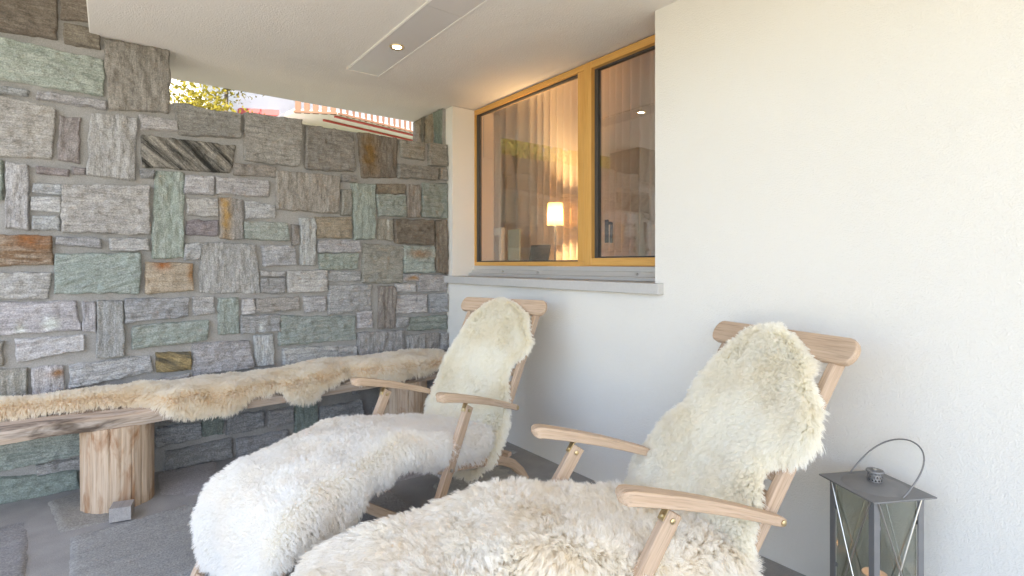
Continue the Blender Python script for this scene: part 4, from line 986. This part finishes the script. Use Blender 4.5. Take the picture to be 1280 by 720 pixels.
tree(-3.1, 11.9, 6.6, 2.0, M['leaf2'], 'green tree beyond the wall, mirrored nearest the middle of the window pane', 22, 40000)
tree(-5.6, 11.2, 6.4, 2.0, M['leaf'], 'broad yellowish tree beyond the wall, seen mirrored in the window', 23, 40000)
tree(-8.2, 11.8, 6.6, 2.0, M['leaf2'], 'outermost green tree beyond the wall, last of the mirrored row', 24, 36000)

M['chalet_white'] = simple('chalet_render', (.80, .76, .72), .9, var=.03, scale=6)
M['chalet_red'] = simple('red_paint', (.50, .09, .08), .6, var=.1)
M['chalet_wood'] = simple('balcony_timber', (.19, .09, .045), .7, var=.25, scale=14)
M['chalet_roof'] = simple('roof_tile', (.22, .10, .07), .8, var=.2)
def at(px, py, dep):
    a = (px - 640) / 660.; b = (330 - py) / 660.; return Vector((dep * (CS * a + SN), dep * (CS - SN * a), CH + dep * b))
P1 = at(422, 142, 12.0); e1 = Vector((.974, .226, 0)); e0 = Vector((-.88, .475, 0)); zf = P1.z
P0 = P1 + e0 * .95; P2 = P1 + e1 * 5.2; back = Vector((-.226, .974, 0))
chl = empty('chalet', (P1.x, P1.y, -.13)); tag(chl, 'white chalet with a wooden balcony and red trim beyond the stone wall', 'house')
off = -Vector((P1.x, P1.y, -.13))
def cb(mb, name, mat, parent=None, **kw):
    o = mb.build(name, mat, parent or chl, **kw)
    if parent is None: o.location = off
    return o
# body
mb = MB(); dpt = 1.25
W0 = P0 + back * dpt * .62 + e0 * .0; W1 = P1 + back * dpt; W2 = P2 + back * dpt + e1 * 1.5
def fl(v, z): return Vector((v.x, v.y, z))
LB = W1 - e1 * 3.0
mb.prism([fl(LB, -.13), fl(W2, -.13), fl(W2 + back * 6, -.13), fl(LB + back * 6, -.13)], (0, 0, 7.2)); cb(mb, 'wall', M['chalet_white'])
# side wing with a red eave at the left
WG = at(300, 150, 11.5); WH = at(388, 150, 11.9)
mb = MB(); g0, g1 = fl(WG, -.13), fl(WH, -.13); mb.prism([g0 - (g1 - g0) * .05, g1, g1 + back * 2, g0 + back * 2], (0, 0, 4.05)); cb(mb, 'wing', M['chalet_white'])
mb = MB(); ga = fl(at(300, 134, 11.45), 0); z_ = at(300, 136, 11.45).z; gb = fl(at(349, 134, 11.6), 0)
mb.prism([fl(ga, z_ - .10), fl(gb, z_ - .10), fl(gb, z_ + .02), fl(ga, z_ + .02)], back * .12); cb(mb, 'eave', M['chalet_red'])
# balcony
mb = MB(); mb.prism([fl(P0, zf - .02), fl(P1, zf - .02), fl(P2, zf - .02), fl(P2 + back * dpt, zf - .02), fl(P1 + back * dpt, zf - .02), fl(P0 + back * dpt * .5, zf - .02)], (0, 0, .08)); bal = cb(mb, 'balcony', M['chalet_white'])
for (q0, q1) in ((P0, P1), (P1, P2)):
    mb = MB(); L = (q1 - q0).length; dr = (q1 - q0).normalized(); nb = int(L / .165); sdv = dr.cross(Vector((0, 0, 1)))
    wdt = .125 if q1 is P1 else .055
    for i in range(nb):
        c = q0 + dr * (L * (i + .5) / nb); mb.sweep([fl(c, zf - .03), fl(c, zf + .98)], dr, wdt, .025)
    for z in (zf + .0, zf + .95): mb.sweep([fl(q0, z) + sdv * .03, fl(q1, z) + sdv * .03], (0, 0, 1), .05, .03)
    o = mb.build('railing', M['chalet_wood'], bal); o.location = (0, 0, 0)
for (o_, z_) in ((.12, -.045), (.6, -.045)):
    mb = MB(); q0 = P1 + back * o_ - e1 * .0; q1 = P2 + back * o_; mb.sweep([fl(q0, zf + z_), fl(q1, zf + z_)], back, .05, .04); o = mb.build('beam', M['chalet_red'], bal)
# window shutters on the facade below the balcony
for k_ in range(3):
    c = W1 + e1 * (-.6 + 1.5 * k_) - back * .02
    mb = MB(); mb.prism([fl(c, zf - 1.5), fl(c + e1 * .95, zf - 1.5), fl(c + e1 * .95, zf - .25), fl(c, zf - .25)], -back * .05); w_ = cb(mb, 'window', M['chalet_red'])
    mb = MB(); mb.prism([fl(c + e1 * .1, zf - 1.4) - back * .06, fl(c + e1 * .85, zf - 1.4) - back * .06, fl(c + e1 * .85, zf - .35) - back * .06, fl(c + e1 * .1, zf - .35) - back * .06], -back * .01); mb.build('pane', M['black'], w_)
mb = MB(); r0 = LB - e1 * .6 - back * 1.8; r1 = W2 + e1 * .6 - back * 1.8; rm = back * 5
mb.prism([fl(r0, 7.0), fl(r1, 7.0), fl(r1 + rm, 8.6), fl(r0 + rm, 8.6)], (0, 0, .2)); mb.prism([fl(r0 + rm, 8.6), fl(r1 + rm, 8.6), fl(r1 + rm * 2, 7.0), fl(r0 + rm * 2, 7.0)], (0, 0, .2)); cb(mb, 'roof', M['chalet_roof'])

# ------------------------------------------------------------------ render settings
S.render.engine = 'CYCLES'
S.cycles.use_denoising = True
try: S.cycles.denoiser = 'OPENIMAGEDENOISE'
except Exception: pass
S.cycles.max_bounces = 40; S.cycles.diffuse_bounces = 36; S.cycles.glossy_bounces = 5; S.cycles.transmission_bounces = 8; S.cycles.transparent_max_bounces = 16
S.cycles.caustics_reflective = False; S.cycles.caustics_refractive = False
S.cycles.sample_clamp_indirect = 8
try: S.cycles_curves.shape = 'RIBBONS'
except Exception: pass
